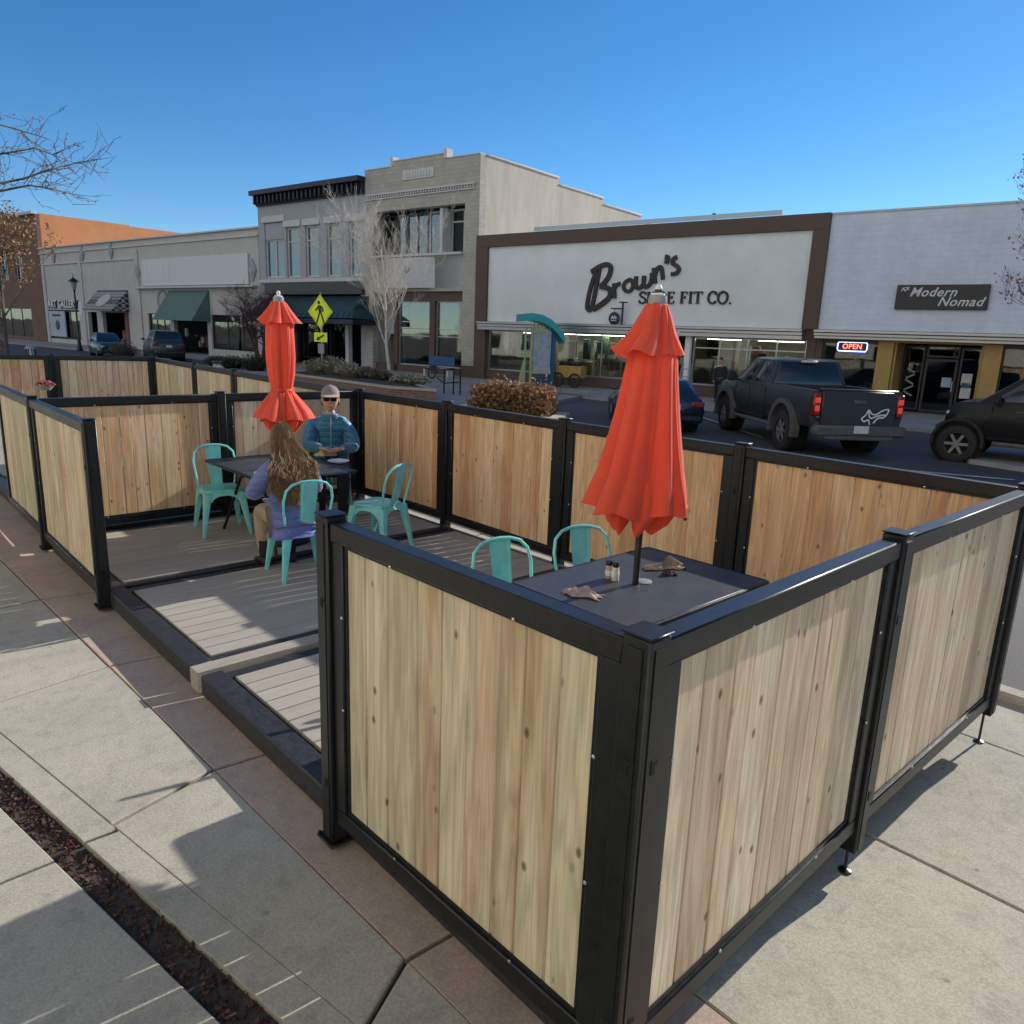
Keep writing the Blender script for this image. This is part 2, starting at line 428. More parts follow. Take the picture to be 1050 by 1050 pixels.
def quilt(name, base, k, rough=.45):
    m = mat(name, base, rough, var=.18, scale=9, sheen=.3); nt = m.node_tree; L = nt.links; b = nt.nodes['Principled BSDF']
    tc = N(nt, 'ShaderNodeTexCoord'); sp = N(nt, 'ShaderNodeSeparateXYZ'); L.new(tc.outputs['Object'], sp.inputs[0])
    no = N(nt, 'ShaderNodeTexNoise', i_Scale=14.0, i_Detail=3.0); L.new(tc.outputs['Object'], no.inputs['Vector'])
    a = N(nt, 'ShaderNodeMath', operation='MULTIPLY_ADD'); a.inputs[1].default_value = k; L.new(sp.outputs[2], a.inputs[0])
    b1 = N(nt, 'ShaderNodeMath', operation='MULTIPLY'); b1.inputs[1].default_value = 1.5; L.new(no.outputs[0], b1.inputs[0]); L.new(b1.outputs[0], a.inputs[2])
    s = N(nt, 'ShaderNodeMath', operation='SINE'); L.new(a.outputs[0], s.inputs[0])
    ab = N(nt, 'ShaderNodeMath', operation='ABSOLUTE'); L.new(s.outputs[0], ab.inputs[0])
    pw = N(nt, 'ShaderNodeMath', operation='POWER'); pw.inputs[1].default_value = .5; L.new(ab.outputs[0], pw.inputs[0])
    ad = N(nt, 'ShaderNodeMath', operation='MULTIPLY_ADD'); ad.inputs[1].default_value = .5; L.new(no.outputs[0], ad.inputs[0]); L.new(pw.outputs[0], ad.inputs[2])
    bp = N(nt, 'ShaderNodeBump', i_Strength=.6, i_Distance=.012); L.new(ad.outputs[0], bp.inputs['Height']); L.new(bp.outputs[0], b.inputs['Normal'])
    return m
# ------------------------------------------------------------------ world, sun, camera
SUN = V((1, -.08, 0)).normalized()*math.cos(R(25)) + V((0, 0, math.sin(R(25))))
w = bpy.data.worlds.new('World'); SC.world = w; w.use_nodes = True
wn = w.node_tree
sky = wn.nodes.new('ShaderNodeTexSky'); sky.sky_type = 'NISHITA'; sky.sun_disc = False
sky.sun_elevation = R(25); sky.sun_rotation = math.atan2(SUN.x, SUN.y); sky.altitude = 1700; sky.air_density = 1.0; sky.dust_density = .2; sky.ozone_density = 3.5
hs_ = wn.nodes.new('ShaderNodeHueSaturation'); hs_.inputs['Saturation'].default_value = 1.25; wn.links.new(sky.outputs[0], hs_.inputs['Color'])
bg = wn.nodes['Background']; wn.links.new(hs_.outputs[0], bg.inputs[0]); bg.inputs[1].default_value = .054
# unseen cloud added low behind the viewer to fill the shaded faces
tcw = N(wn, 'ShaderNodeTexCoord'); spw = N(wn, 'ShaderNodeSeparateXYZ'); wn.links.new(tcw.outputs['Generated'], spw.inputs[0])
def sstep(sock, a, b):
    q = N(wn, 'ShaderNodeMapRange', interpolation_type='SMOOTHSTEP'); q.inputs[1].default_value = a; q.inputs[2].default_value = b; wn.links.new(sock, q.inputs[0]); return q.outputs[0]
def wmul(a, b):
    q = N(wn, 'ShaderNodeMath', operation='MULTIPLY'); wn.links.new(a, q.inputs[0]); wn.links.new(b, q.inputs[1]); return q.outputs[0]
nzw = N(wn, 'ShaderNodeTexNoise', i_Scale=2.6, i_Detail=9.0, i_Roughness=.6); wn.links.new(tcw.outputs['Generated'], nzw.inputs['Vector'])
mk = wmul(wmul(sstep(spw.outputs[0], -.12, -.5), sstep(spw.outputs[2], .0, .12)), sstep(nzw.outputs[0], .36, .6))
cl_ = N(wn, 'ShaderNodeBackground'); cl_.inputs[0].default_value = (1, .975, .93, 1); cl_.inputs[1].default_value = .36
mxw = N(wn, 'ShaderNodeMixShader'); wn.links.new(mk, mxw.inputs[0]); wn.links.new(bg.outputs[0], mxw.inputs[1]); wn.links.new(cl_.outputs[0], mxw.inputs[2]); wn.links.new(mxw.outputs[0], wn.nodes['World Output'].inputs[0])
ld = bpy.data.lights.new('sun', 'SUN'); ld.energy = 2.3; ld.angle = R(.5); ld.color = (1, .93, .82)
lo = bpy.data.objects.new('sun', ld); COL.objects.link(lo); lo.rotation_euler = SUN.to_track_quat('Z', 'Y').to_euler(); lo.location = (20, 0, 20)
cd = bpy.data.cameras.new('camera'); cam = bpy.data.objects.new('camera', cd); COL.objects.link(cam)
cam.matrix_world = Matrix.Translation((0, 0, CAM_H)) @ Matrix((_rt, _up, -_fw)).transposed().to_4x4()
cd.sensor_width = 36; cd.lens = F_PX/1050*36; cd.clip_end = 3000; cd.clip_start = .05
SC.camera = cam
SC.view_settings.view_transform = 'Standard'; SC.view_settings.look = 'None'; SC.view_settings.gamma = 1; SC.view_settings.exposure = 1.42
try:
    SC.cycles.max_bounces = 8; SC.cycles.transparent_max_bounces = 12; SC.cycles.sample_clamp_indirect = 6
except Exception: pass

# ------------------------------------------------------------------ shared materials
m_blk = mat('black steel', (.010, .011, .012), .34, var=.65, scale=24, bump=.03, bscale=160, spec=.4)
m_wpale = wood('pale pine boards', [(.46, .34, .21), (.64, .55, .37), (.51, .475, .32), (.72, .62, .43), (.55, .39, .26), (.60, .56, .39), (.46, .41, .28), (.68, .57, .39)])
m_wgrey = wood('silvery pine boards', [(.56, .40, .26), (.76, .63, .44), (.52, .38, .25), (.80, .68, .48), (.64, .49, .32), (.72, .56, .38)])
m_wwarm = wood('warm cedar boards', [(.60, .35, .18), (.75, .53, .31), (.67, .43, .23), (.80, .60, .37), (.57, .31, .155), (.72, .48, .27)])
m_screw = mat('bright screw head', (.75, .75, .73), .3, metal=1, var=.05)
m_hole = mat('dark slot', (.004, .004, .004), .9, var=.1)
m_teal = mat('turquoise enamel', (.22, .69, .66), .32, var=.17, scale=9, coat=.25)
m_red = mat('red orange canvas', (.88, .105, .05), .8, var=.16, scale=3, bump=.2, bscale=500, trans=.28, sheen=.2)
m_pole = mat('dark umbrella pole', (.02, .018, .017), .4, var=.15)
m_grey = mat('grey painted metal', (.28, .29, .29), .45, var=.12)
m_white = mat('white paint', (.74, .74, .72), .5, var=.06)
m_conc = concrete('pavement concrete', (.385, .365, .30), var=.14, stain=.22)
m_band = concrete('brown stained concrete', (.43, .335, .265), var=.16, stain=.2)
m_far = concrete('far pavement concrete', (.30, .295, .29))
m_joint = mat('joint filler', (.05, .047, .042), .95, var=.3, world=True)
m_asph = asphalt('road asphalt', (.062, .062, .066))
m_dirt = mat('earth', (.10, .075, .05), 1, var=.4, scale=5, bump=.5, bscale=30, world=True)
m_deck = wood('composite decking', [(.36, .33, .285), (.39, .36, .31), (.345, .315, .27), (.375, .345, .30)])
m_beam = mat('weathered timber beam', (.33, .30, .25), .85, var=.3, scale=8, bump=.4, bscale=40, stretch=(.3, 6, 6))
m_rub = mat('black rubber', (.018, .018, .019), .8, var=.2, bump=.2, bscale=60)
m_chrome = mat('chrome', (.7, .7, .7), .12, metal=1, var=.05)
m_glassv = mat('tinted vehicle glass', (.012, .016, .02), .06, var=.1, scale=3, spec=.8)
m_shopglass = glass('shop window glass', tint=(.72, .78, .78), refl=.85)

# ------------------------------------------------------------------ ground, road, pavements
def zg(x): return 0.0 if x < 1.2 else (-.13*(x-1.2)/2.34 if x < 3.54 else -.13)
mb = MB(); mb.sheet([[(-900, y, -.40) for y in (-900, 900)], [(900, y, -.40) for y in (-900, 900)]]).build('ground', m_dirt)['kind'] = 'structure'
mb = MB()
rows = [[(x, y, ZR+.02*math.sin(x*.4)*math.sin(y*.31)) for y in [q*4-60 for q in range(60)]] for x in [5.9+q*2.1 for q in range(14)]]
tag(mb.sheet(rows).build('road', m_asph), kind='structure')

def slabs(name, polys, m, bed_z=.05):
    mb = MB(); rng = random.Random(len(polys))
    for p in polys:
        c = sum((V(q) for q in p), V((0, 0)))/len(p)
        mb.r = rng.random()
        ins = [V(q)+(c-V(q)).normalized()*.011 for q in p]
        n = len(ins); e = rng.uniform(-.0015, .0015)
        ch = [V(q)+(c-V(q)).normalized()*.008 for q in ins]
        top = [(q.x, q.y, zg(q.x)+e) for q in ch]; mid = [(q.x, q.y, zg(q.x)+e-.006) for q in ins]; bot = [(q.x, q.y, zg(q.x)-.1) for q in ins]
        mb.loft([bot, mid, top])
    return tag(mb.build(name, m, smooth=False), kind='structure')

E1 = lambda y: 1.10+(7.2-y)*.0385
E2 = lambda y: .557+(4.233-y)*.19
E3 = lambda y: .494+(3.885-y)*.186
E4 = lambda y: E3(y)-.125
ys = [-3.2, -1.4, .25, 1.87, 3.48, 5.07, 6.7, 8.3, 9.9, 11.5, 13.1, 14.7, 16.3, 18, 20, 22, 24, 27, 30]
band = []; near = []; kerbs = []; far = []; right = []
for a, b in zip(ys, ys[1:]):
    band.append([(E1(a), a), (2.02, a), (2.02, b), (E1(b), b)])
    da, db = -.1, -.1
    if E2(a-.1) < E1(a): near.append([(E2(a-.15), a-.15), (E1(a), a), (E1(b), b), (E2(b-.15), b-.15)])
    kerbs.append([(E3(a-.2), a-.2), (E2(a-.2), a-.2), (E2(b-.2), b-.2), (E3(b-.2), b-.2)])
    far.append([(E4(a)-1.5, a-.3), (E4(a-.25), a-.25), (E4(b-.25), b-.25), (E4(b)-1.5, b-.3)])
    far.append([(E4(a)-3.0, a-.3), (E4(a)-1.5, a-.3), (E4(b)-1.5, b-.3), (E4(b)-3.0, b-.3)])
    for x0, x1 in ((2.02, 3.54), (3.54, 5.03), (5.03, 5.75)):
        right.append([(x0, a-.12), (x1, a-.12), (x1, b-.12), (x0, b-.12)])
slabs('pavement', near+kerbs+far+right, m_conc)
slabs('stained_pavement', band, m_band)
mb = MB(); mb.sheet([[(x, y, zg(x)-.03) for y in (-4, 8, 20, 32)] for x in (-6, -2, 1.2, 2.37, 3.54, 5.8)])
tag(mb.build('pavement_bed', m_joint, smooth=False), kind='structure')
mb = MB(); mb.box((5.84, 13, -.19), (.16, 34, .24), .02); tag(mb.build('kerb', m_conc), kind='structure')
# lava rock in the planting strip
rng = random.Random(3); mb = MB()
for i in range(3600):
    y = rng.uniform(.9, 7.2) if i < 3200 else rng.uniform(7.2, 16)
    x = E4(y)+rng.uniform(.004, .121); s = rng.uniform(.006, .015)
    c = V((x, y, -.03+rng.uniform(0, .024)))
    q = [c+V((rng.gauss(0, 1), rng.gauss(0, 1), rng.gauss(0, .8))).normalized()*s*rng.uniform(.7, 1.2) for _ in range(5)]
    mb.r = rng.random()
    mb.add(q, [(0, 1, 2), (0, 2, 3), (0, 3, 1), (1, 2, 4), (2, 3, 4), (3, 1, 4)])
m_lava = mat('lava rock', (.075, .032, .026), .95, var=.6, scale=40)
tag(mb.build('gravel', m_lava, smooth=False), 'dark red lava gravel in a narrow strip between concrete slabs', kind='stuff')

# ------------------------------------------------------------------ fence
def make_panel(L, label, m, z0=.14, z1=1.46, seed=0, screws=True, loc=(0, 0, 0), rz=0):
    """root at the left end; local x along the run, z from the root"""
    rng = random.Random(seed)
    t = thing('board_fence', label, 'fence', loc, rz, 'board fences round the patio')
    W, D = .075, .06
    f = MB()
    f.box((L/2, 0, z1-W/2), (L, D+.012, W), .005)
    f.box((L/2, 0, z0+W/2), (L, D, W), .005)
    for x in (W/2, L-W/2): f.box((x, 0, (z0+z1)/2), (W, D-.002, z1-z0-2*W), .005)
    for s in (-1, 1):                                   # inner lip that holds the boards
        y = s*.0145
        f.box((L/2, y, z1-W-.008), (L-2*W, .008, .016)); f.box((L/2, y, z0+W+.008), (L-2*W, .008, .016))
        f.box((W+.008, y, (z0+z1)/2), (.016, .008, z1-z0-2*W-.032)); f.box((L-W-.008, y, (z0+z1)/2), (.016, .008, z1-z0-2*W-.032))
    f.build('frame', m_blk, t)
    b = MB(); x = W; n = max(3, round((L-2*W)/.142)); ws = [rng.uniform(.62, 1.25) for _ in range(n)]; k = (L-2*W)/sum(ws)
    for wd in ws:
        wd *= k; b.r = rng.random()
        b.box((x+wd/2, rng.uniform(-.0012, .0012), (z0+z1)/2), (wd-.008, .019, z1-z0-2*W+.02), .003)
        x += wd
    b.build('boards', m, t)
    if screws:
        for s in (-1, 1):
            for (px, pz) in ((L*.28, z1-W-.004), (L*.72, z1-W-.004), (L*.3, z0+W+.004), (L*.75, z0+W+.004), (W-.004, z0+.42*(z1-z0)), (W-.004, z0+.72*(z1-z0)), (L-W+.004, z0+.42*(z1-z0)), (L-W+.004, z0+.72*(z1-z0))):
                q = MB(); q.lathe([(0, 0), (.0065, 0), (.006, .003), (.003, .0045), (0, .0045)], 8)
                o = q.build('screw', m_screw, t); o.location = (px, s*(D/2+.0005), pz); o.rotation_euler = (-s*PI/2, 0, 0)
    return t

def make_post(label, loc, rz=0, h=1.485, z0=.03, foot=True):
    t = thing('fence_post', label, 'fence post', loc, rz, 'black steel fence posts')
    b = MB(); b.box((0, 0, (h+z0)/2-.004), (.092, .092, h-z0-.008), .006)
    for s in (-1, 1):
        b.box((s*.0475, 0, (h+z0)/2-.01), (.004, .05, h-z0-.05)); b.box((0, s*.0475, (h+z0)/2-.01), (.05, .004, h-z0-.05))
    b.build('post_body', m_blk, t)
    c = MB(); c.box((0, 0, h-.003), (.1, .1, .006), .003); c.build('post_cap', m_blk, t)
    for a in range(4):
        for z in (.3, 1.12):
            s = MB(); s.box((0, 0, 0), (.016, .003, .042), .001); s.box((.008, 0, .012), (.02, .0028, .012))
            o = s.build('slot', m_hole, t); an = a*PI/2; o.location = (math.sin(an)*.0505, -math.cos(an)*.0505, z); o.rotation_euler = (0, 0, an)
    if foot:
        p = MB(); p.box((0, 0, z0-.005), (.13, .13, .012), .003)
        for sx in (-1, 1):
            for sy in (-1, 1): p.lathe([(0, z0), (.009, z0), (.009, z0+.012), (0, z0+.012)], 6, (sx*.054, sy*.054, 0))
        p.build('foot_plate', m_blk, t)
    return t

def level_leg(t, z):
    p = MB(); p.tube([(0, 0, .16), (0, 0, z+.012)], .007, 8); p.lathe([(0, z), (.03, z), (.028, z+.008), (.012, z+.014), (0, z+.016)], 12)
    p.build('levelling_foot', m_blk, t)

PW = .05
def span(a, b): # ends of the panel between two posts
    a, b = V((*a, 0)), V((*b, 0)); d = (b-a).normalized(); p = a+d*PW; L = (b-a).length-2*PW
    return p, L, math.atan2(d.y, d.x)

P0, P1, P2, P3, P3b, P3c = (1.475, 1.06), (1.45, 2.61), (1.46, 6.21), (1.48, 8.22), (1.50, 10.05), (1.52, 11.9)
P4, B0 = (3.16, 1.085), (5.0, 1.07)
B1, B2, B3, B4 = (5.03, 2.90), (4.99, 4.68), (5.02, 6.47), (4.99, 8.22)
C2 = (3.26, 8.25)
D1, D2, D3, D4 = (5.08, 10.35), (5.2, 12.5), (5.28, 14.5), (5.46, 17.3)
E1p, E2p = (3.62, 17.75), (1.75, 18.1)
panels = [
 (P1, P0, 'pale pine panel nearest the camera, left of the corner post by the near table', m_wpale, .12, 11),
 (P3, P2, 'pale pine panel at the left end of the entrance gap', m_wpale, .12, 12),
 (P3b, P3, 'narrow slice of pale pine panel cut by the left edge of the photo', m_wpale, .12, 13),
 (P0, P4, 'silvery pine panel right of the near corner post, tall diagonal shadow on it', m_wgrey, .13, 24),
 (P4, B0, 'silvery pine panel at the right edge, raised over a strip of sunlit pavement', m_wgrey, .13, 15),
 (B1, B0, 'orange cedar panel on the street side behind the near table, rightmost', m_wwarm, .165, 16),
 (B2, B1, 'cedar panel on the street side directly behind the big red umbrella', m_wwarm, .165, 17),
 (B3, B2, 'cedar panel on the street side between the umbrella and the middle posts', m_wwarm, .165, 18),
 (B4, B3, 'cedar panel on the street side right of the seated man', m_wwarm, .165, 19),
 (P3, C2, 'orange pine cross panel behind the left turquoise chair', m_wwarm, .165, 20),
 (C2, B4, 'greyish pine cross panel behind the seated woman', m_wgrey, .165, 21),
 (D1, B4, 'far street side panel mostly hidden behind the left red umbrella', m_wpale, .165, 22),
 (D2, D1, 'far street side panel just left of the left red umbrella', m_wpale, .165, 23),
 (D3, D2, 'far street side panel in the middle of the second patio row', m_wpale, .165, 25),
 (D4, D3, 'far street side panel next to the far corner post of the second patio', m_wpale, .165, 26),
 (E1p, D4, 'far end panel with a diagonal shadow across its boards', m_wgrey, .165, 27),
 (E2p, E1p, 'far end panel at the left edge behind the red flowers', m_wwarm, .165, 28),
]
for i, (a, b, lab, m, z0, sd) in enumerate(panels):
    p, L, rz = span(a, b)
    make_panel(L, lab, m, z0, 1.46, sd, i < 11, (p.x, p.y, 0), rz)
posts = [
 (P0, 'thick black corner post nearest the camera, where two panels meet at right angles', .0, 1),
 (P1, 'black post at the near end of the entrance gap', .0, 1), (P2, 'black post at the far end of the entrance gap', .0, 1),
 (P3, 'black post where the cross panel meets the left front panels', .0, 1),
 (P4, 'black post between the two silvery panels on the right', -.0, 0), (B0, 'black corner post at the far right edge of the photo', .05, 0),
 (B1, 'black street side post just right of the big red umbrella', .02, 1), (B2, 'black street side post just left of the big red umbrella', .02, 1),
 (B3, 'black street side post between the planter and the hedge', .02, 1), (B4, 'black post right behind the seated man in the corner', .02, 1),
 (C2, 'black post in the middle of the cross panel behind the left chair', .02, 1),
 (D1, 'far street side post right beside the left red umbrella', .02, 1), (D2, 'far street side post below the dark red bare tree', .02, 1),
 (D3, 'far street side post below the parked dark car', .02, 1), (D4, 'far corner post of the second patio', .02, 1),
 (E1p, 'far end post in front of the art gallery window', .02, 1),
]
for (p, lab, z0, ft) in posts:
    t = make_post(lab, (p[0], p[1], 0), 0, 1.487, z0+.02, ft)
    if not ft: level_leg(t, -.13 if p is B0 else zg(p[0]))

# ------------------------------------------------------------------ deck platforms
def deck(label, x0, x1, secs, seed, beams):
    t = thing('deck_platform', label, 'deck', (x0, secs[0][0], 0))
    rng = random.Random(seed); ox, oy = x0, secs[0][0]
    for (a, b) in secs:
        mb = MB(); y = a+.1; n = round((b-a-.2)/.14); wd = (b-a-.2)/n
        for k in range(n):
            mb.r = rng.random()
            mb.box(((x0+x1)/2-ox+.05, y+wd/2-oy, .107), (x1-x0-.22, wd-.0035, .024), .003); y += wd
        mb.build('deck_boards', m_deckx, t)
        for yy in (a+.05, b-.05):
            j = MB(); j.box(((x0+x1)/2-ox+.03, yy-oy, .062), (x1-x0-.16, .092, .105), .006); j.build('joist', m_rim, t)
    r = MB(); ya, yb = secs[0][0]-oy, secs[-1][1]-oy
    for a, b in zip([ya]+[q[0]-oy for q in beams], [q[0]-oy for q in beams]+[yb]):
        r.box((.06, (a+b)/2, .068), (.135, b-a-.16, .13), .008)
    r.build('front_rail', m_rim, t)
    r = MB(); r.box((x1-ox-.03, (ya+yb)/2, .06), (.07, yb-ya, .116), .006); r.build('back_rail', m_rim, t)
    for (y, out) in beams:
        b = MB(); b.box(((x1-x0)/2-out/2, y-oy, .075), (x1-x0+out-.14, .125, .135), .004); b.build('cross_beam', m_beam, t)
    return t
m_rim = mat('rough black deck rail', (.022, .023, .027), .55, var=.5, scale=20, bump=.5, bscale=35)
m_deckx = m_deck.copy(); m_deckx.name = 'composite deck boards'
for n in m_deckx.node_tree.nodes:                         # boards lie along x here
    if n.type == 'MAPPING':
        s = n.inputs['Scale'].default_value; n.inputs['Scale'].default_value = (s[2], s[1], s[0])
for n in m_deckx.node_tree.nodes:                         # no knots in composite
    if n.type == 'MAP_RANGE' and abs(n.inputs[4].default_value-.3) < 1e-3: n.inputs[4].default_value = 1.0
    if n.type == 'MAP_RANGE' and abs(n.inputs[3].default_value-.89) < 1e-3: n.inputs[3].default_value = .96; n.inputs[4].default_value = 1.03
    if n.type == 'MAP_RANGE' and abs(n.inputs[3].default_value-.85) < 1e-3: n.inputs[3].default_value = .95; n.inputs[4].default_value = 1.02
deck('grey composite deck under the tables, black front rail and one timber beam sticking out', 1.5, 4.96, [(1.16, 4.29), (4.47, 6.24), (6.30, 8.16)], 5, [(4.38, .09)])
deck('grey composite deck of the second patio behind the cross panel', 1.56, 5.02, [(8.36, 11.6), (11.75, 17.1)], 6, [])

# ------------------------------------------------------------------ furniture
ZD = .12
def make_chair(label, loc, rz):
    t = thing('metal_chair', label, 'chair', loc, rz, 'turquoise metal cafe chairs')
    s = MB()
    def rr(hw, hd, z, n=6, rad=.07, fw=1.08):
        out = []
        for cx, cy, a0 in ((1, 1, 0), (-1, 1, 90), (-1, -1, 180), (1, -1, 270)):
            for k in range(n):
                a = R(a0+90*k/(n-1)); k2 = fw if cy > 0 else .93
                out.append(((cx*(hw-rad)+rad*math.cos(a))*k2, cy*(hd-rad)+rad*math.sin(a), z))
        return out
    s.loft([rr(.172, .172, .425), rr(.182, .18, .44), rr(.183, .182, .455), rr(.176, .176, .463), rr(.15, .15, .458), rr(.08, .08, .452), rr(.01, .01, .451, rad=.009)])
    for a in range(4):                                    # skirt with an arch in each side
        rows = [[], []]
        for k in range(13):
            u = -1+k/6; an = a*PI/2
            for q in (0, 1):
                z = .445 if q == 0 else .405-.135*abs(u)**3.2
                d = .176+(.0 if q == 0 else .012+.02*abs(u)**3)
                x, y = u*(.165+(.025*abs(u)**3 if q else 0)), d
                rows[q].append((x*math.cos(an)-y*math.sin(an), x*math.sin(an)+y*math.cos(an), z))
        s.sheet(rows)
    s.build('seat', m_teal, t)
    for sx in (-1, 1):
        for sy in (-1, 1):
            l = MB(); rings = []
            for z, x, y, w_, d_ in ((.44, .158, .158, .034, .034), (.32, .178, .18, .03, .028), (.15, .204, .208, .021, .019), (0.012, .225, .23, .014, .013), (0, .225, .23, .013, .012)):
                y2 = y*(1.05 if sy < 0 else 1)
                rings.append([(sx*x+w_*a, sy*y2+d_*b, z) for a, b in ((-1, -1), (0, -1.25), (1, -1), (1.25, 0), (1, 1), (0, 1.25), (-1, 1), (-1.25, 0))])
            l.loft(rings); l.build('leg', m_teal, t)
    f = MB(); pts = []
    for (x, y, z) in ((-.168, -.165, .36), (-.178, -.178, .46), (-.196, -.205, .58), (-.207, -.235, .70), (-.19, -.258, .785), (-.14, -.27, .835), (-.07, -.275, .855), (0, -.276, .86)): pts.append((x, y, z))
    pts += [(-x, y, z) for x, y, z in pts[-2::-1]]
    f.tube(pts, .0115, 8); f.build('back_frame', m_teal, t)
    b = MB(); rows = []
    for k in range(9):
        q = k/8; z = .455+q*.40; y = -.172-.105*q-.012*math.sin(q*PI); hw = .058+.018*q
        rows.append([(x, y-(.006 if abs(x) < hw*.8 else 0), z) for x in (-hw, -hw*.82, -hw*.78, 0, hw*.78, hw*.82, hw)])
    b.sheet(rows); b.sheet([[(x, y-.004, z) for x, y, z in r] for r in rows]); b.build('back_slat', m_teal, t)
    return t

def place(o, label, x, y, deg, z=ZD): return dup(o, label, (x, y, z), R(deg))
ch = make_chair('empty turquoise chair left of the far table, facing the camera', (2.93, 7.52, ZD), R(170))
place(ch, 'turquoise chair the long haired woman sits on, its back to the camera', 2.92, 5.80, -8)
place(ch, 'empty turquoise chair right of the far table, turned sideways', 3.88, 6.06, 20)
place(ch, 'turquoise chair under the man in the cap', 4.20, 7.55, 148)
place(ch, 'turquoise chair at the near table, left of the pair seen over the fence', 2.94, 3.04, 168)
place(ch, 'turquoise chair at the near table, right of the pair and closest to the street', 3.55, 2.97, 160)
place(ch, 'dark shaded chair behind the cross panel in the second patio', 2.55, 9.75, 100)
place(ch, 'chair at the far table of the second patio with only its back showing', 3.2, 11.45, 180)

def m_mesh():
    m, nt, b = newmat('perforated black table top'); L = nt.links
    tc = N(nt, 'ShaderNodeTexCoord')
    vo = N(nt, 'ShaderNodeTexVoronoi', i_Scale=62.0, i_Randomness=.0); L.new(tc.outputs['Object'], vo.inputs['Vector'])
    no = N(nt, 'ShaderNodeTexNoise', i_Scale=7.0, i_Detail=5.0); L.new(tc.outputs['Object'], no.inputs['Vector'])
    mr = ramp(nt, vo.outputs['Distance'], [(.25, (.004, .004, .005)), (.36, (.05, .052, .057))]); L.new(mr.outputs[0], b.inputs['Base Color'])
    rr = N(nt, 'ShaderNodeMapRange'); rr.inputs[3].default_value = .28; rr.inputs[4].default_value = .6; L.new(no.outputs[0], rr.inputs[0]); L.new(rr.outputs[0], b.inputs['Roughness'])
    bp = N(nt, 'ShaderNodeBump', i_Strength=.5, i_Distance=.003); L.new(vo.outputs['Distance'], bp.inputs['Height']); L.new(bp.outputs[0], b.inputs['Normal'])
    return m
m_top = m_mesh()
def make_table(label, loc, rz, lx, ly):
    t = thing('patio_table', label, 'table', loc, rz, 'black metal patio tables')
    a = MB(); a.box((0, 0, .735), (lx-.02, ly-.02, .008), .002); a.build('table_top', m_top, t)
    r = MB(); pts = []
    for cx, cy, a0 in ((1, 1, 0), (-1, 1, 90), (-1, -1, 180), (1, -1, 270)):
        for k in range(4):
            an = R(a0+30*k); pts.append((cx*(lx/2-.03)+.03*math.cos(an), cy*(ly/2-.03)+.03*math.sin(an), .728))
    r.tube(pts, .014, 8, closed=True); r.build('rim', m_blk, t)
    g = MB(); g.lathe([(.022, .74), (.05, .74), (.05, .744), (.03, .75), (.022, .75)], 20); g.build('umbrella_ring', m_grey, t)
    for s in (-1, 1):
        l = MB(); l.tube([(s*(lx*.36), -ly*.46, .01), (s*(lx*.34), -ly*.42, .12), (s*lx*.30, -ly*.2, .60), (s*lx*.28, 0, .70), (s*lx*.30, ly*.2, .60), (s*(lx*.34), ly*.42, .12), (s*(lx*.36), ly*.46, .01)], .016, 8)
        l.build('leg_frame', m_blk, t)
    c = MB(); c.bar((-lx*.3, 0, .69), (lx*.3, 0, .69), .03, .02); c.build('stretcher', m_blk, t)
    return t
make_table('near black mesh table in the corner holding the big red umbrella', (3.34, 2.46, ZD), 0, 1.24, .88)
make_table('far black table between the man and the woman', (3.31, 6.96, ZD), 0, .98, 1.30)
make_table('black table of the second patio at the left edge behind the cross panel', (1.98, 9.55, ZD), 0, .9, .9)
make_table('black table in the second patio whose round rim shows over the cross panel', (3.35, 12.1, ZD), 0, .98, 1.1)

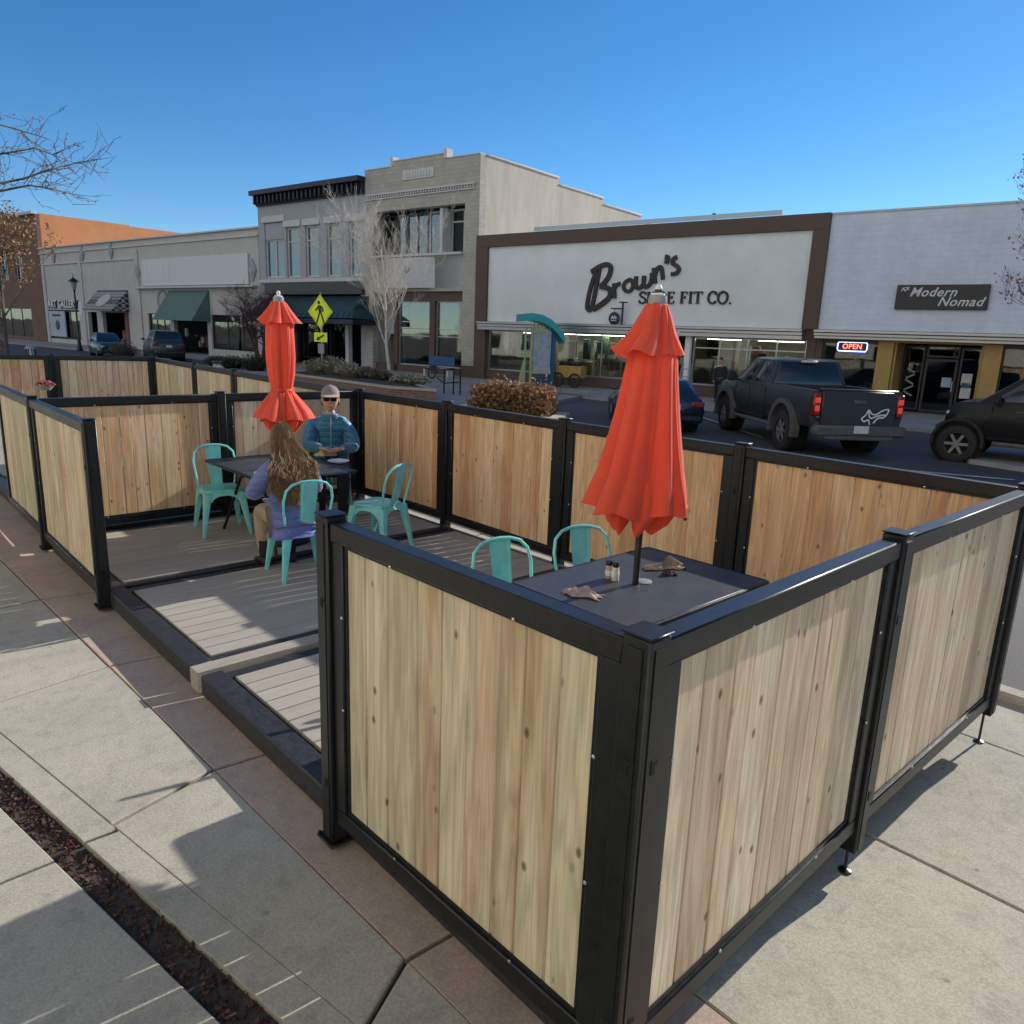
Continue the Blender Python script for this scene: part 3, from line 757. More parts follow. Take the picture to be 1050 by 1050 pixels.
def make_umbrella(label, loc, prof_flap, prof_body, seed, inner=True, phase=0.0, nf=5, skew=(0, 0)):
    t = thing('patio_umbrella', label, 'umbrella', loc, 0, 'closed red patio umbrellas')
    rng = random.Random(seed); ph = [rng.uniform(0, 6.3) for _ in range(4)]
    p = MB(); p.tube([(0, 0, .02), (0, 0, 2.34)], .019, 12); p.build('pole', m_pole, t)
    bs = MB(); bs.lathe([(0, 0), (.24, 0), (.245, .02), (.22, .05), (.06, .07), (.035, .09), (.035, .3), (.02, .31)], 24); bs.build('base', m_blk, t)
    top = prof_flap[0][0]
    h = MB(); h.lathe([(0, top-.03), (.045, top-.03), (.05, top), (.047, top+.03), (.03, top+.036), (.0, top+.04)], 18); h.build('hub', m_grey, t)
    fz = MB(); fz.lathe([(0, top+.03), (.036, top+.034), (.036, top+.042), (.016, top+.046), (.018, top+.058), (.02, top+.068), (.012, top+.084), (0, top+.09)], 14); fz.build('finial', m_white, t)
    def pleat(prof, amp, n, phs, dz, seg=192):
        rows = []
        m = len(prof)
        for i, (z, r) in enumerate(prof):
            k = i/(m-1); row = []
            for s in range(seg+1):
                a = 2*PI*(s % seg)/seg
                c = abs(math.cos(.5*(n*a+phs+.6*math.sin(2*a+ph[0]))))**1.3
                fold = (c-.62)*amp*min(1, .3+k*1.0)
                wob = .05*math.sin(2*a+ph[1])+.05*math.sin(3*a+ph[2]+k*1.5)+.03*math.sin(11*a+ph[3]+k*3)*k
                f2 = abs(math.cos(n*a*1.0+phs*1.7+1.3*math.sin(a+ph[3])+k*.8))**.7-.6; f3 = math.sin(3*n*a+ph[1]+4*k)*.012; rr = r*(1+fold+wob+(.11*f2+f3)*min(1, k*2.2))
                zz = z+dz*k*k*(c-.5)+.012*k*math.sin(7*a+ph[2])
                row.append((rr*math.cos(a)+skew[0]*k*k, rr*math.sin(a)+skew[1]*k*k, zz))
            rows.append(row)
        return rows
    c = MB(); rows = pleat(prof_body, .46, nf, phase, .03); c.sheet(rows)
    seams = [i for i in range(192) if rows[-1][i][0]**2+rows[-1][i][1]**2 > max(rows[-1][i-3][0]**2+rows[-1][i-3][1]**2, rows[-1][(i+3) % 192][0]**2+rows[-1][(i+3) % 192][1]**2) and i % 4 == 0]
    for i in seams:
        c.tube([(r_[i][0]*1.006, r_[i][1]*1.006, r_[i][2]) for r_ in rows], .0032, 5)
    c.tube([(x*1.004, y*1.004, z) for x, y, z in rows[-1][:-1]], .004, 5, closed=True)
    for i in seams[::2]:
        x, y, z = rows[-1][i]; tp_ = MB(); tp_.ball((x*.99, y*.99, z-.008), (.009, .009, .014), 8, 6); tp_.build('rib_tip', m_pole, t)
    if inner:
        z, r = prof_body[-1]; z2, r2 = prof_body[len(prof_body)//2]
        c.sheet(pleat([(z+.25, r*.42), (z+.12, r*.62), (z, r*.66), (z-.05, r*.54), (z-.10, r*.34)], .6, nf+2, phase+1, -.07))
    c.build('canopy', m_red, t)
    f = MB(); f.sheet(pleat(prof_flap, .34, nf+1, phase+.7, .03)); f.build('top_flap', m_red, t)
    return t
make_umbrella('large closed red umbrella standing in the near table', (3.27, 2.46, ZD),
    [(2.275, .03), (2.26, .06), (2.20, .085), (2.12, .115), (2.06, .15), (2.01, .185)],
    [(2.16, .06), (2.03, .125), (1.90, .138), (1.72, .16), (1.55, .185), (1.38, .215), (1.27, .245), (1.18, .265)], 4, True, 2.1, 5, (-.02, .03))
make_umbrella('closed red umbrella tied at the waist in the far table behind the woman', (3.28, 6.80, ZD),
    [(2.315, .03), (2.30, .06), (2.24, .09), (2.17, .13), (2.11, .17)],
    [(2.2, .06), (2.09, .115), (1.95, .118), (1.80, .118), (1.65, .108), (1.53, .088), (1.49, .082), (1.44, .11), (1.36, .165), (1.28, .215), (1.22, .24)], 9, True, .6, 5)
ti = MB(); ti.tube([(.086*math.cos(a*PI/10), .086*math.sin(a*PI/10), 1.495+.004*math.sin(a)) for a in range(20)], .012, 8, closed=True)
ti.build('tie_strap', m_red, [o for o in bpy.data.objects if o.get('label', '').startswith('closed red umbrella tied')][0])

# things on the tables
ZT = ZD+.741
m_shk = mat('salt shaker body', (.62, .60, .56), .3, var=.3, scale=60); m_shk2 = mat('pepper shaker body', (.42, .33, .30), .3, var=.4, scale=60)
def shaker(label, p, m):
    t = thing('shaker', label, 'shaker', p, 0)
    b = MB(); b.lathe([(0, 0), (.021, 0), (.022, .004), (.021, .05), (.019, .074), (.016, .08), (0, .081)], 16); b.build('bottle', m, t)
    l = MB(); l.lathe([(0, .08), (.019, .08), (.02, .088), (.02, .102), (.016, .108), (0, .109)], 16); l.build('lid', m_blk, t)
    e = MB(); e.lathe([(.0222, .02), (.0226, .021), (.0226, .05), (.0222, .051)], 16); e.build('paper_label', m_white, t)
shaker('white salt shaker with black lid standing right of the pair by the pole', tuple(un(630.5, 595, ZT)), m_shk)
shaker('brownish pepper shaker with black lid standing left of the pair by the pole', tuple(un(624, 593, ZT)), m_shk2)
def rag(name, label, cat, px, m, lx, ly, h, rz, seed, lobes=3):
    p = un(*px, ZT); rng = random.Random(seed); mb = MB()
    c = [(rng.uniform(-.8, .8), rng.uniform(-.5, .5), rng.uniform(.25, .6)) for _ in range(lobes)]
    nx, ny = 34, 22; up = []; dn = []
    for i in range(nx+1):
        a, b = [], []
        for j in range(ny+1):
            u, v_ = -1+2*i/nx, -1+2*j/ny
            e = max(0, 1-abs(u)**2.6)*max(0, 1-abs(v_)**2.6)
            g = .35+.65*sum(math.exp(-((u-x)**2+(v_-y)**2*1.6)/(s*s)) for x, y, s in c)/1.4
            rid = .5+.5*math.sin(v_*7+u*3*math.sin(seed)+2*math.sin(u*4+seed))
            z = h*(e**.45)*g*(.55+.45*rid)
            w1 = 1+.16*math.sin(5*u+seed)+.1*math.sin(9*u); w2 = 1+.12*math.sin(6*v_+seed)
            x, y = u*lx/2*w2, v_*ly/2*w1+.012*math.sin(6*u)
            a.append((x, y, z+.003)); b.append((x, y, .001))
        up.append(a); dn.append(b)
    mb.sheet(up); mb.sheet(dn)
    o = mb.build(name, m, smooth=True, angle=180); o.location = p; o.rotation_euler = (0, 0, R(rz))
    return tag(o, label, cat)
m_rag1 = mat('pinkish cotton', (.44, .33, .31), .95, var=.35, scale=18, bump=.5, bscale=220); m_rag2 = mat('khaki cotton', (.36, .31, .21), .95, var=.55, scale=30, bump=.5, bscale=220)
m_rag3 = mat('dark knit', (.06, .045, .05), .95, var=.4, scale=30)
rag('crumpled_cloth', 'crumpled pinkish cloth on the near table left of the shakers', 'cloth', (597, 610), m_rag1, .20, .085, .045, -62, 2, 4)
rag('crumpled_cloth', 'khaki patterned cloth roll on the near table right of the pole', 'cloth', (681, 583), m_rag2, .25, .055, .05, -28, 5, 4)
rag('crumpled_cloth', 'small dark balled cloth beside the khaki cloth roll', 'cloth', (687, 589), m_rag3, .07, .05, .045, -30, 7, 2)
rag('paper_napkin', 'crumpled white paper napkin on the left part of the far table', 'napkin', (271, 485), m_white, .17, .10, .04, -20, 8, 3)
m_food = mat('bread crust', (.55, .42, .20), .8, var=.3, scale=30)
rag('sandwich_wrap', 'yellowish wrapped sandwich lying before the man on the far table', 'food', (334, 467), m_food, .22, .10, .07, -10, 11, 3)
pl = MB(); pl.lathe([(0, 0), (.07, 0), (.075, .004), (.11, .016), (.112, .02), (.075, .009), (0, .007)], 28)
tag(pl.build('plate', m_white, loc=tuple(un(347, 474, ZT))), 'white plate near the man on the far table', 'plate')
# red flowers on the second patio's table
fl = thing('flower_bowl', 'bowl of red and pink flowers on the far left table', 'flowers', tuple(un(47, 400, ZT)), 0)
b = MB(); b.lathe([(0, 0), (.08, 0), (.13, .06), (.14, .09), (.13, .09), (.1, .05), (0, .04)], 20); b.build('bowl', m_grey, fl)
rng = random.Random(8)
for nm, col, n in (('red_petals', (.55, .05, .05), 260), ('pink_petals', (.7, .32, .30), 200), ('leaves', (.06, .10, .04), 160)):
    q = MB()
    for _ in range(n):
        a = rng.random()*6.28; r = .17*math.sqrt(rng.random()); q.leaf((r*math.cos(a), r*math.sin(a), .09+.09*(1-(r/.18)**2)*rng.uniform(.5, 1.1)), .03, rng, 1.1)
    q.build(nm, mat(nm, col, .7, var=.3), fl, smooth=False)
# ------------------------------------------------------------------ far side: pavement, islands
def fl(s, d, z=0.0):
    """street-front coordinates to world: s along the front (right positive), d metres in front of it"""
    p = FO+XD*s-YD*d; return V((p.x, p.y, z))
def far_slab(name, poly, m, z=ZS, h=.14):
    mb = MB(); P = [fl(s, d) for s, d in poly]
    mb.prism([(p.x, p.y) for p in P][::-1], z-h, z)
    return tag(mb.build(name, m, smooth=False), kind='structure')
mp_ = []
far_slab('pavement', [(-120, -6), (18, -6), (18, 5.2), (-8.2, 5.2), (-10.5, 5.2), (-36, 4.6), (-56, 4.6), (-120, 4.6)], m_far)
far_slab('pavement', [(-8.6, 5.205), (18, 5.205), (18, 12.2), (-5.6, 12.4), (-7.2, 11.8), (-8.2, 10.2)], m_far)
far_slab('pavement', [(-46, 4.65), (-22.2, 4.65), (-21.2, 8), (-20.6, 12.6), (-22, 14.2), (-31, 13.2), (-44, 13)], m_far)
# painted bay lines
m_line = mat('worn road paint', (.42, .42, .41), .8, var=.5, scale=3, world=True)
ang = R(51.8)
for (x, y, n) in ((18.6, 10.2, 5.2), (17.6, 12.6, 5.2)):
    q = MB(); d = V((math.cos(ang), math.sin(ang), 0)); a = V((x, y, ZR+.024)); nn = V((-d.y, d.x, 0))*.05
    q.sheet([[a-nn, a+nn], [a+d*n-nn, a+d*n+nn]]); tag(q.build('bay_line', m_line, smooth=False), kind='structure')
q = MB(); a, b = un(860, 476, ZR+.024), un(1040, 492, ZR+.024); nn = V((.09, 0, 0)); q.sheet([[a-nn, a+nn], [b-nn, b+nn]]); tag(q.build('lane_line', m_line, smooth=False), kind='structure')

# ------------------------------------------------------------------ building helpers
def wall(mb, x0, x1, z0, z1, holes, y=0, t=.3, back=True):
    """upright wall with openings (x0, x1, z0, z1), front at y, thickness t going back"""
    xs = sorted({x0, x1, *[h[0] for h in holes], *[h[1] for h in holes]}); zs = sorted({z0, z1, *[h[2] for h in holes], *[h[3] for h in holes]})
    xs = [v for v in xs if x0 <= v <= x1]; zs = [v for v in zs if z0 <= v <= z1]
    def solid(i, j):
        if i < 0 or j < 0 or i >= len(xs)-1 or j >= len(zs)-1: return False
        cx, cz = (xs[i]+xs[i+1])/2, (zs[j]+zs[j+1])/2
        return not any(h[0] < cx < h[1] and h[2] < cz < h[3] for h in holes)
    for i in range(len(xs)-1):
        for j in range(len(zs)-1):
            if not solid(i, j): continue
            a, b, c, d = xs[i], xs[i+1], zs[j], zs[j+1]
            mb.add([(a, y, c), (b, y, c), (b, y, d), (a, y, d)], [(0, 1, 2, 3)])
            if back: mb.add([(a, y+t, c), (b, y+t, c), (b, y+t, d), (a, y+t, d)], [(3, 2, 1, 0)])
            if not solid(i-1, j): mb.add([(a, y, c), (a, y+t, c), (a, y+t, d), (a, y, d)], [(3, 2, 1, 0)])
            if not solid(i+1, j): mb.add([(b, y, c), (b, y+t, c), (b, y+t, d), (b, y, d)], [(0, 1, 2, 3)])
            if not solid(i, j-1): mb.add([(a, y, c), (b, y, c), (b, y+t, c), (a, y+t, c)], [(3, 2, 1, 0)])
            if not solid(i, j+1): mb.add([(a, y, d), (b, y, d), (b, y+t, d), (a, y+t, d)], [(0, 1, 2, 3)])
    return mb
def shell(mb, x0, x1, z0, z1, y0, y1, left=True, right=True):
    """back, side walls and roof behind a front wall"""
    t = .3
    mb.box(((x0+x1)/2, y1-t/2, (z0+z1)/2), (x1-x0, t, z1-z0))
    if left: mb.box((x0+t/2, (y0+y1-t)/2, (z0+z1)/2), (t, y1-t-y0, z1-z0))
    if right: mb.box((x1-t/2, (y0+y1-t)/2, (z0+z1)/2), (t, y1-t-y0, z1-z0))
    mb.box(((x0+x1)/2, (y0+y1-t)/2, z1-.75), (x1-x0-2*t, y1-y0-t, .2))
def window(parent, x0, x1, z0, z1, y, nx, nz, mf, mg, fw=.06, zsplit=None):
    mb = MB(); d = .07
    mb.box((x0+fw/2, y, (z0+z1)/2), (fw, d, z1-z0)); mb.box((x1-fw/2, y, (z0+z1)/2), (fw, d, z1-z0))
    mb.box(((x0+x1)/2, y, z0+fw/2), (x1-x0-2*fw, d-.006, fw)); mb.box(((x0+x1)/2, y, z1-fw/2), (x1-x0-2*fw, d-.006, fw))
    for k in range(1, nx): mb.box((x0+(x1-x0)*k/nx, y, (z0+z1)/2), (fw*.8, d-.01, z1-z0-2*fw))
    zz = zsplit if zsplit else [z0+(z1-z0)*k/nz for k in range(1, nz)]
    for z in zz: mb.box(((x0+x1)/2, y, z), (x1-x0-2*fw, d-.016, fw*.8))
    w_ = mb.build('window', mf, parent)
    g = MB(); g.box(((x0+x1)/2, y+.012, (z0+z1)/2), (x1-x0-fw, .012, z1-z0-fw)); g.build('pane', mg, w_)
    return w_
def room(parent, x0, x1, z0, z1, y0, y1, m):
    mb = MB()
    for c, s in ((((x0+x1)/2, y1, (z0+z1)/2), (x1-x0, .1, z1-z0)), ((x0, (y0+y1)/2, (z0+z1)/2), (.1, y1-y0, z1-z0)), ((x1, (y0+y1)/2, (z0+z1)/2), (.1, y1-y0, z1-z0)), (((x0+x1)/2, (y0+y1)/2, z1), (x1-x0, y1-y0, .1)), (((x0+x1)/2, (y0+y1)/2, z0), (x1-x0, y1-y0, .06))):
        mb.box(c, s)
    return mb.build('interior', m, parent)
def goods(parent, x0, x1, z0, y, n, seed, cols, hmax=1.3):
    rng = random.Random(seed)
    for c in cols:
        mb = MB()
        for _ in range(n):
            w_, h = rng.uniform(.15, .5), rng.uniform(.15, hmax)
            x = rng.uniform(x0+.3, x1-.3); z = z0+rng.choice([0, .35, .8]); yy = y+rng.uniform(0, 1.2)
            mb.box((x, yy, z+h/2), (w_, .2, h), .04)
        mb.build('window_display', mat('shop goods', c, .7, var=.4, scale=7), parent)
def strip_lights(parent, xs, z, y, s=2.0):
    for x0, x1 in xs:
        mb = MB(); mb.box(((x0+x1)/2, y, z), (x1-x0, .12, .05), .01); mb.build('strip_light', m_strip, parent)
m_strip = emit('lit shop tube', (1, .95, .78), 9)
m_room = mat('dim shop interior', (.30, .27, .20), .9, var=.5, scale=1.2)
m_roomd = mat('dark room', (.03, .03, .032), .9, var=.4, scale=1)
m_alu = mat('aluminium shopfront', (.42, .43, .44), .35, metal=.7, var=.1)
m_bronze = mat('dark bronze shopfront', (.035, .03, .027), .4, var=.2)
m_wbrick = brick('white painted block wall', (.66, .72, .80), (.63, .69, .77), (.58, .635, .71), bw=.6, bh=.2, ms=.01, bump=.25)
m_wpanel = mat('cream painted render', (.74, .75, .735), .8, var=.13, scale=.45, bump=.06, bscale=20)
m_brown = mat('brown painted band', (.105, .066, .048), .7, var=.15, scale=2)
m_letter = mat('dark lettering', (.022, .016, .018), .5, var=.1)
m_cream = brick('cream glazed brick', (.47, .44, .38), (.42, .39, .335), (.35, .33, .29), bw=.42, bh=.21, ms=.012, bump=.35)
m_side = mat('pale rendered side wall', (.50, .455, .38), .9, var=.22, scale=1.4, bump=.4, bscale=9, stretch=(1, 1, .25))
m_gbrick = mat('grey painted brick', (.36, .365, .38), .8, var=.12, scale=1.5, bump=.15, bscale=30)
m_navy = mat('dark navy cornice', (.018, .02, .03), .5, var=.2)
m_stone = mat('pale stone trim', (.56, .55, .53), .8, var=.12, scale=4)
m_green = mat('dark green standing roof', (.018, .06, .065), .5, var=.2, scale=2)
m_galw = mat('off white render', (.50, .47, .43), .85, var=.12, scale=.8, bump=.1, bscale=12)
m_galw2 = mat('pale signboard', (.62, .61, .62), .6, var=.06, scale=.5)
m_yel = mat('ochre painted timber', (.42, .26, .075), .6, var=.15, scale=3)
m_orange = mat('orange rendered wall', (.60, .25, .105), .9, var=.14, scale=.7, bump=.2, bscale=12)
m_obrick = brick('red brick front', (.20, .095, .06), (.16, .07, .045), (.2, .16, .13), bw=.42, bh=.14)
m_roof = mat('flat roof felt', (.12, .12, .12), .95, var=.3, scale=1, world=True)

def site(name, label, cat, s0, z=ZS):
    p = fl(s0, 0, z); return thing(name, label, cat, p, FROT)

# ------------------------------------------------------------------ single storey shop, white panel framed in brown
S = -32.3; W = 17.85; T = site('shop_building', 'low white fronted shoe shop framed by a brown band with big script lettering', 'building', S)
hol = [(.85, 4.6, .5, 2.55), (4.9, 9.4, .5, 2.55), (9.4, 12.4, 0, 2.55), (12.6, 17.5, .5, 2.55)]
mb = MB(); wall(mb, 0.003, W, 0, 3.0, hol, .02); mb.build('storefront_wall', m_brown, T)
mb = MB(); wall(mb, .78, 17.25, 3.0, 6.72, [], .02); mb.build('sign_panel', m_wpanel, T)
mb = MB(); mb.box((W/2, .05, 7.02), (W, .36, .6), .01); mb.box((.39, .05, 3.36), (.78, .36, 6.72)); mb.box((17.55, .05, 4.86), (.6, .36, 3.72)); mb.build('brown_band', m_brown, T)
mb = MB(); shell(mb, 0.003, W, 0, 7.2, .32, 24); mb.build('rear_walls', m_side, T)
mb = MB(); mb.box((W/2, -.25, 2.93), (W-.9, .5, .10), .01); mb.box((W/2, -.22, 2.80), (W-.9, .44, .12), .01); mb.box((W/2, -.2, 2.65), (W-.9, .4, .16), .01); mb.build('canopy_fascia', m_alu2 if 'm_alu2' in globals() else m_alu, T)
mb = MB(); mb.box((W*.5-.9, 3.2, 7.98), (13.5, .1, .2)); mb.build('roof_flashing', mat('pale blue flashing', (.35, .45, .55), .4, var=.1), T)
window(T, .85, 4.6, .5, 2.55, .15, 1, 1, m_alu, m_shopglass); window(T, 4.9, 9.4, .5, 2.55, .15, 3, 1, m_alu, m_shopglass, zsplit=[2.15]); window(T, 12.6, 17.5, .5, 2.55, .15, 4, 1, m_alu, m_shopglass, zsplit=[2.1])
for x in (5.0, 12.45):
    mb = MB(); mb.box((x, -.06, 1.29), (.26, .2, 2.58), .01); mb.build('white_post', m_white, T)
# recessed entrance
mb = MB(); mb.box((9.45, 1.2, 1.27), (.1, 1.7, 2.54)); mb.box((12.35, 1.2, 1.27), (.1, 1.7, 2.54)); mb.build('entrance_return', m_bronze, T)
dr = window(T, 10.0, 10.95, .05, 2.2, 2.0, 1, 1, m_bronze, m_shopglass, .08); dr.name = 'door'
dr = window(T, 10.97, 11.92, .05, 2.2, 2.0, 1, 1, m_bronze, m_shopglass, .08); dr.name = 'door'
room(T, .7, 17.6, 0.02, 2.75, 2.2, 8, m_room)
mb = MB(); mb.box((2.7, 2.1, 1.3), (3.9, .1, 2.5)); mb.box((7.1, 2.6, 1.3), (4.4, .1, 2.5)); mb.box((15.0, 2.9, 1.3), (4.8, .1, 2.5)); mb.build('display_back', m_room, T)
strip_lights(T, [(2.6, 4.3), (5.2, 9.2), (12.9, 14.6), (15.2, 17.1)], 2.50, .9)
goods(T, 5.2, 9.2, .5, .6, 5, 1, [(.25, .16, .08), (.05, .05, .06), (.40, .36, .30), (.10, .15, .08)]); goods(T, 12.8, 17.2, .5, .6, 6, 2, [(.07, .12, .07), (.30, .28, .22), (.12, .05, .04)])
goods(T, 1.1, 4.4, .5, .6, 4, 3, [(.03, .05, .10), (.10, .10, .12)], .9)
# script lettering, stroke by stroke
def lx(px, py): s, z = fp(px, py); return (s-S, z)
def glyph(parent, name, strokes, m, y=-.03, th=.05):
    mb = MB()
    for i, (pts, w_) in enumerate(strokes): mb.stroke(pts, w_, y-th-.004*(i % 4), y+.06)
    return mb.build(name, m, parent)
def PX(L, fn): return [fn(*p) for p in L]
Z3 = lambda x, y: lx(480+x/4.0385, 200+y/4.0385)
st = [
 (PX([(512, 318), (540, 300), (545, 306), (532, 380), (520, 440), (512, 470), (500, 476), (495, 455), (505, 400), (520, 350), (540, 305)], Z3), .2),
 (PX([(512, 320), (545, 298), (575, 288), (592, 300), (585, 335), (562, 368), (548, 378)], Z3), .22),
 (PX([(548, 378), (575, 384), (592, 398), (585, 425), (560, 448), (535, 465), (520, 474)], Z3), .24),
 (PX([(606, 366), (607, 400), (608, 428)], Z3), .18), (PX([(607, 390), (616, 374), (632, 366)], Z3), .17),
 (PX([(672, 350), (652, 362), (646, 382), (656, 398), (674, 396), (684, 376), (680, 356), (668, 349)], Z3), .16),
 (PX([(698, 336), (696, 360), (700, 384), (714, 384), (728, 366), (731, 336)], Z3), .17), (PX([(731, 334), (728, 366), (737, 382), (752, 372), (762, 348), (762, 322)], Z3), .17),
 (PX([(770, 302), (774, 340), (776, 366)], Z3), .18), (PX([(774, 335), (784, 308), (798, 298), (804, 312), (808, 350)], Z3), .17),
 (PX([(818, 256), (828, 260), (822, 285)], Z3), .2),
 (PX([(866, 256), (850, 268), (850, 284), (866, 294), (874, 308), (864, 324), (842, 328)], Z3), .17),
]
glyph(T, 'script_lettering', st, m_letter)
# serif capitals
def serif(ch):
    a, b = .17, .075
    S_ = {'S': [([(.62, .82), (.42, .98), (.15, .9), (.1, .7), (.34, .53), (.62, .38), (.62, .12), (.35, 0), (.06, .14)], .15), ([(.64, .98), (.64, .74)], b), ([(.06, .28), (.06, .02)], b)],
          'H': [([(.15, 0), (.15, 1)], a), ([(.7, 0), (.7, 1)], a), ([(.15, .5), (.7, .5)], b)]+[([(x-.14, z), (x+.14, z)], b) for x in (.15, .7) for z in (.03, .97)],
          'O': [([(.42, 1), (.1, .8), (.03, .5), (.1, .2), (.42, 0), (.74, .2), (.81, .5), (.74, .8), (.43, 1)], .15)],
          'E': [([(.15, 0), (.15, 1)], a), ([(.02, .97), (.6, .97)], b), ([(.02, .03), (.62, .03)], b), ([(.15, .52), (.45, .52)], b), ([(.6, 1), (.6, .78)], b), ([(.63, 0), (.63, .24)], b), ([(.45, .64), (.45, .4)], b)],
          'F': [([(.15, 0), (.15, 1)], a), ([(.02, .97), (.6, .97)], b), ([(.02, .03), (.3, .03)], b), ([(.15, .52), (.45, .52)], b), ([(.6, 1), (.6, .78)], b), ([(.45, .64), (.45, .4)], b)],
          'I': [([(.2, 0), (.2, 1)], a), ([(.05, .97), (.35, .97)], b), ([(.05, .03), (.35, .03)], b)],
          'T': [([(.36, 0), (.36, 1)], a), ([(.0, .97), (.72, .97)], b), ([(.0, 1), (.0, .78)], b), ([(.72, 1), (.72, .78)], b), ([(.2, .03), (.52, .03)], b)],
          'C': [([(.68, .78), (.45, .99), (.14, .85), (.03, .5), (.14, .15), (.45, .01), (.7, .2)], .15), ([(.69, .99), (.69, .7)], b)],
          '.': [([(.05, .04), (.17, .04)], .14)]}
    return S_[ch], {'S': .78, 'H': .98, 'O': .96, 'E': .8, 'F': .74, 'I': .5, 'T': .84, 'C': .86, '.': .3, ' ': .42}[ch]
sp_, wd = [], 0
x0, zc = lx(655, 311); x1, _ = lx(751, 311); h = .50
word = 'SHOE FIT CO.'; tot = sum((serif(c)[1] if c != ' ' else .42) for c in word); k = (x1-x0)/tot; x = x0
for c in word:
    if c == ' ': x += .42*k; continue
    g, adv = serif(c)
    for pts, w_ in g: sp_.append(([(x+px*k, zc+pz*h) for px, pz in pts], w_*k))
    x += adv*k
mb = MB()
for i, (pts, w_) in enumerate(sp_): mb.stroke(pts, w_, -.06-.004*(i % 5), .03, n=4)
mb.build('capital_lettering', m_letter, T)
# round hanging shop sign on a bracket
hs = thing('hanging_sign', 'round dark hanging shop sign on a black post and bracket', 'sign', fl(lx(641, 330)[0]+S, .3, ZS+2.98), FROT)
mb = MB(); mb.tube([(0, 0, 0), (0, 0, 1.0)], .045, 8); mb.tube([(-.62, 0, .72), (.06, 0, .72)], .03, 6); mb.box((.02, 0, 1.0), (.4, .07, .06)); mb.tube([(-.42, 0, .72), (-.42, 0, .55)], .015, 6); mb.build('bracket', m_blk, hs)
mb = MB(); mb.at((-.42, 0, .28), (PI/2, 0, 0)); mb.lathe([(0, -.03), (.27, -.03), (.29, -.02), (.29, .02), (.27, .03), (0, .03)], 28); mb.build('disc', m_navy, hs)
mb = MB(); mb.stroke([(-.56, .24), (-.5, .38), (-.44, .26), (-.38, .4), (-.33, .28), (-.27, .34)], .035, -.042, -.025); mb.stroke([(-.56, .18), (-.28, .2)], .03, -.044, -.026); mb.build('emblem', m_white, hs)

# ------------------------------------------------------------------ white block shop on the right
S2 = -14.45; W2 = 26.0; T = site('shop_building', 'plain white painted block shop with a dark sign and ochre framed entrance', 'building', S2+.006)
hol = [(.25, 2.3, .7, 2.55), (2.85, 5.75, 0, 2.58), (6.3, 9.6, .7, 2.55), (10.2, 14, .7, 2.55), (15, 19, .7, 2.55)]
mb = MB(); wall(mb, 0, W2, 3.0, 7.25, [], .02); mb.build('upper_wall', m_wbrick, T)
mb = MB(); wall(mb, 0, W2, 0, 3.0, hol, .04); mb.build('storefront_wall', m_brown, T)
mb = MB(); mb.box((W2/2, .19, 7.28), (W2, .42, .08), .01); mb.build('coping', m_stone, T)
mb = MB(); shell(mb, 0, W2, 0, 7.2, .34, 22); mb.build('rear_walls', m_side, T)
mb = MB(); mb.box((W2/2, -.3, 2.93), (W2-.05, .6, .10), .01); mb.box((W2/2, -.26, 2.81), (W2-.05, .5, .1), .01); mb.box((W2/2, -.22, 2.7), (W2-.05, .42, .1), .01); mb.build('canopy_fascia', m_alu, T)
mb = MB()
for x0, x1 in ((2.3, 2.85), (5.75, 6.3)): mb.box(((x0+x1)/2, -.01, 1.32), (x1-x0, .1, 2.64), .01)
mb.box((4.3, -.01, 2.615), (2.9, .096, .07)); mb.box((2.9, .7, 1.29), (.08, 1.3, 2.58)); mb.box((5.7, .7, 1.29), (.08, 1.3, 2.58)); mb.build('entrance_surround', m_yel, T)
dr = window(T, 3.75, 4.85, .05, 2.05, 1.3, 1, 1, m_bronze, m_shopglass, .09); dr.name = 'door'
mb = MB(); mb.box((4.75, 1.24, 1.05), (.03, .04, .4)); mb.build('handle', m_alu, dr)
window(T, 3.75, 4.85, 2.1, 2.55, 1.3, 1, 1, m_bronze, m_shopglass, .07); window(T, 2.95, 3.7, .1, 2.5, 1.3, 1, 1, m_bronze, m_shopglass, .07); window(T, 4.9, 5.65, .1, 2.5, 1.3, 1, 1, m_bronze, m_shopglass, .07)
for (x, z, w_, h, m) in ((5.2, 1.35, .34, .42, m_white), (5.22, .85, .34, .4, m_white), (5.2, 1.12, .3, .2, mat('blue poster', (.06, .14, .35), .6)), (4.55, 1.2, .32, .36, mat('pale blue notice', (.35, .55, .62), .6))):
    mb = MB(); mb.box((x, 1.255, z), (w_, .006, h)); mb.build('door_notice', m, T)
mb = MB(); rng = random.Random(2)
for k in range(5): mb.box((3.3, 1.255, .7+.22*k), (.34, .006, .06), 0, Matrix.Rotation(.5*(-1)**k, 3, 'Y'))
mb.build('vertical_decal', mat('faded decal', (.35, .38, .38), .6), T)
for a, b in ((.25, 2.3), (6.3, 9.6), (10.2, 14), (15, 19)): window(T, a, b, .7, 2.55, .18, 2 if b-a > 2.5 else 1, 1, m_bronze, m_shopglass)
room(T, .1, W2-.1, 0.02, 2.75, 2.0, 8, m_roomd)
mb = MB(); mb.box((1.2, 1.7, 1.4), (2.2, .1, 2.4)); mb.box((8, 1.7, 1.4), (3.4, .1, 2.4)); mb.build('display_back', m_roomd, T)
goods(T, .2, 2.4, .7, .5, 4, 7, [(.12, .1, .09), (.3, .25, .18)], .6); goods(T, 6.4, 9.5, .7, .5, 4, 8, [(.3, .08, .04), (.15, .25, .3)], .7)
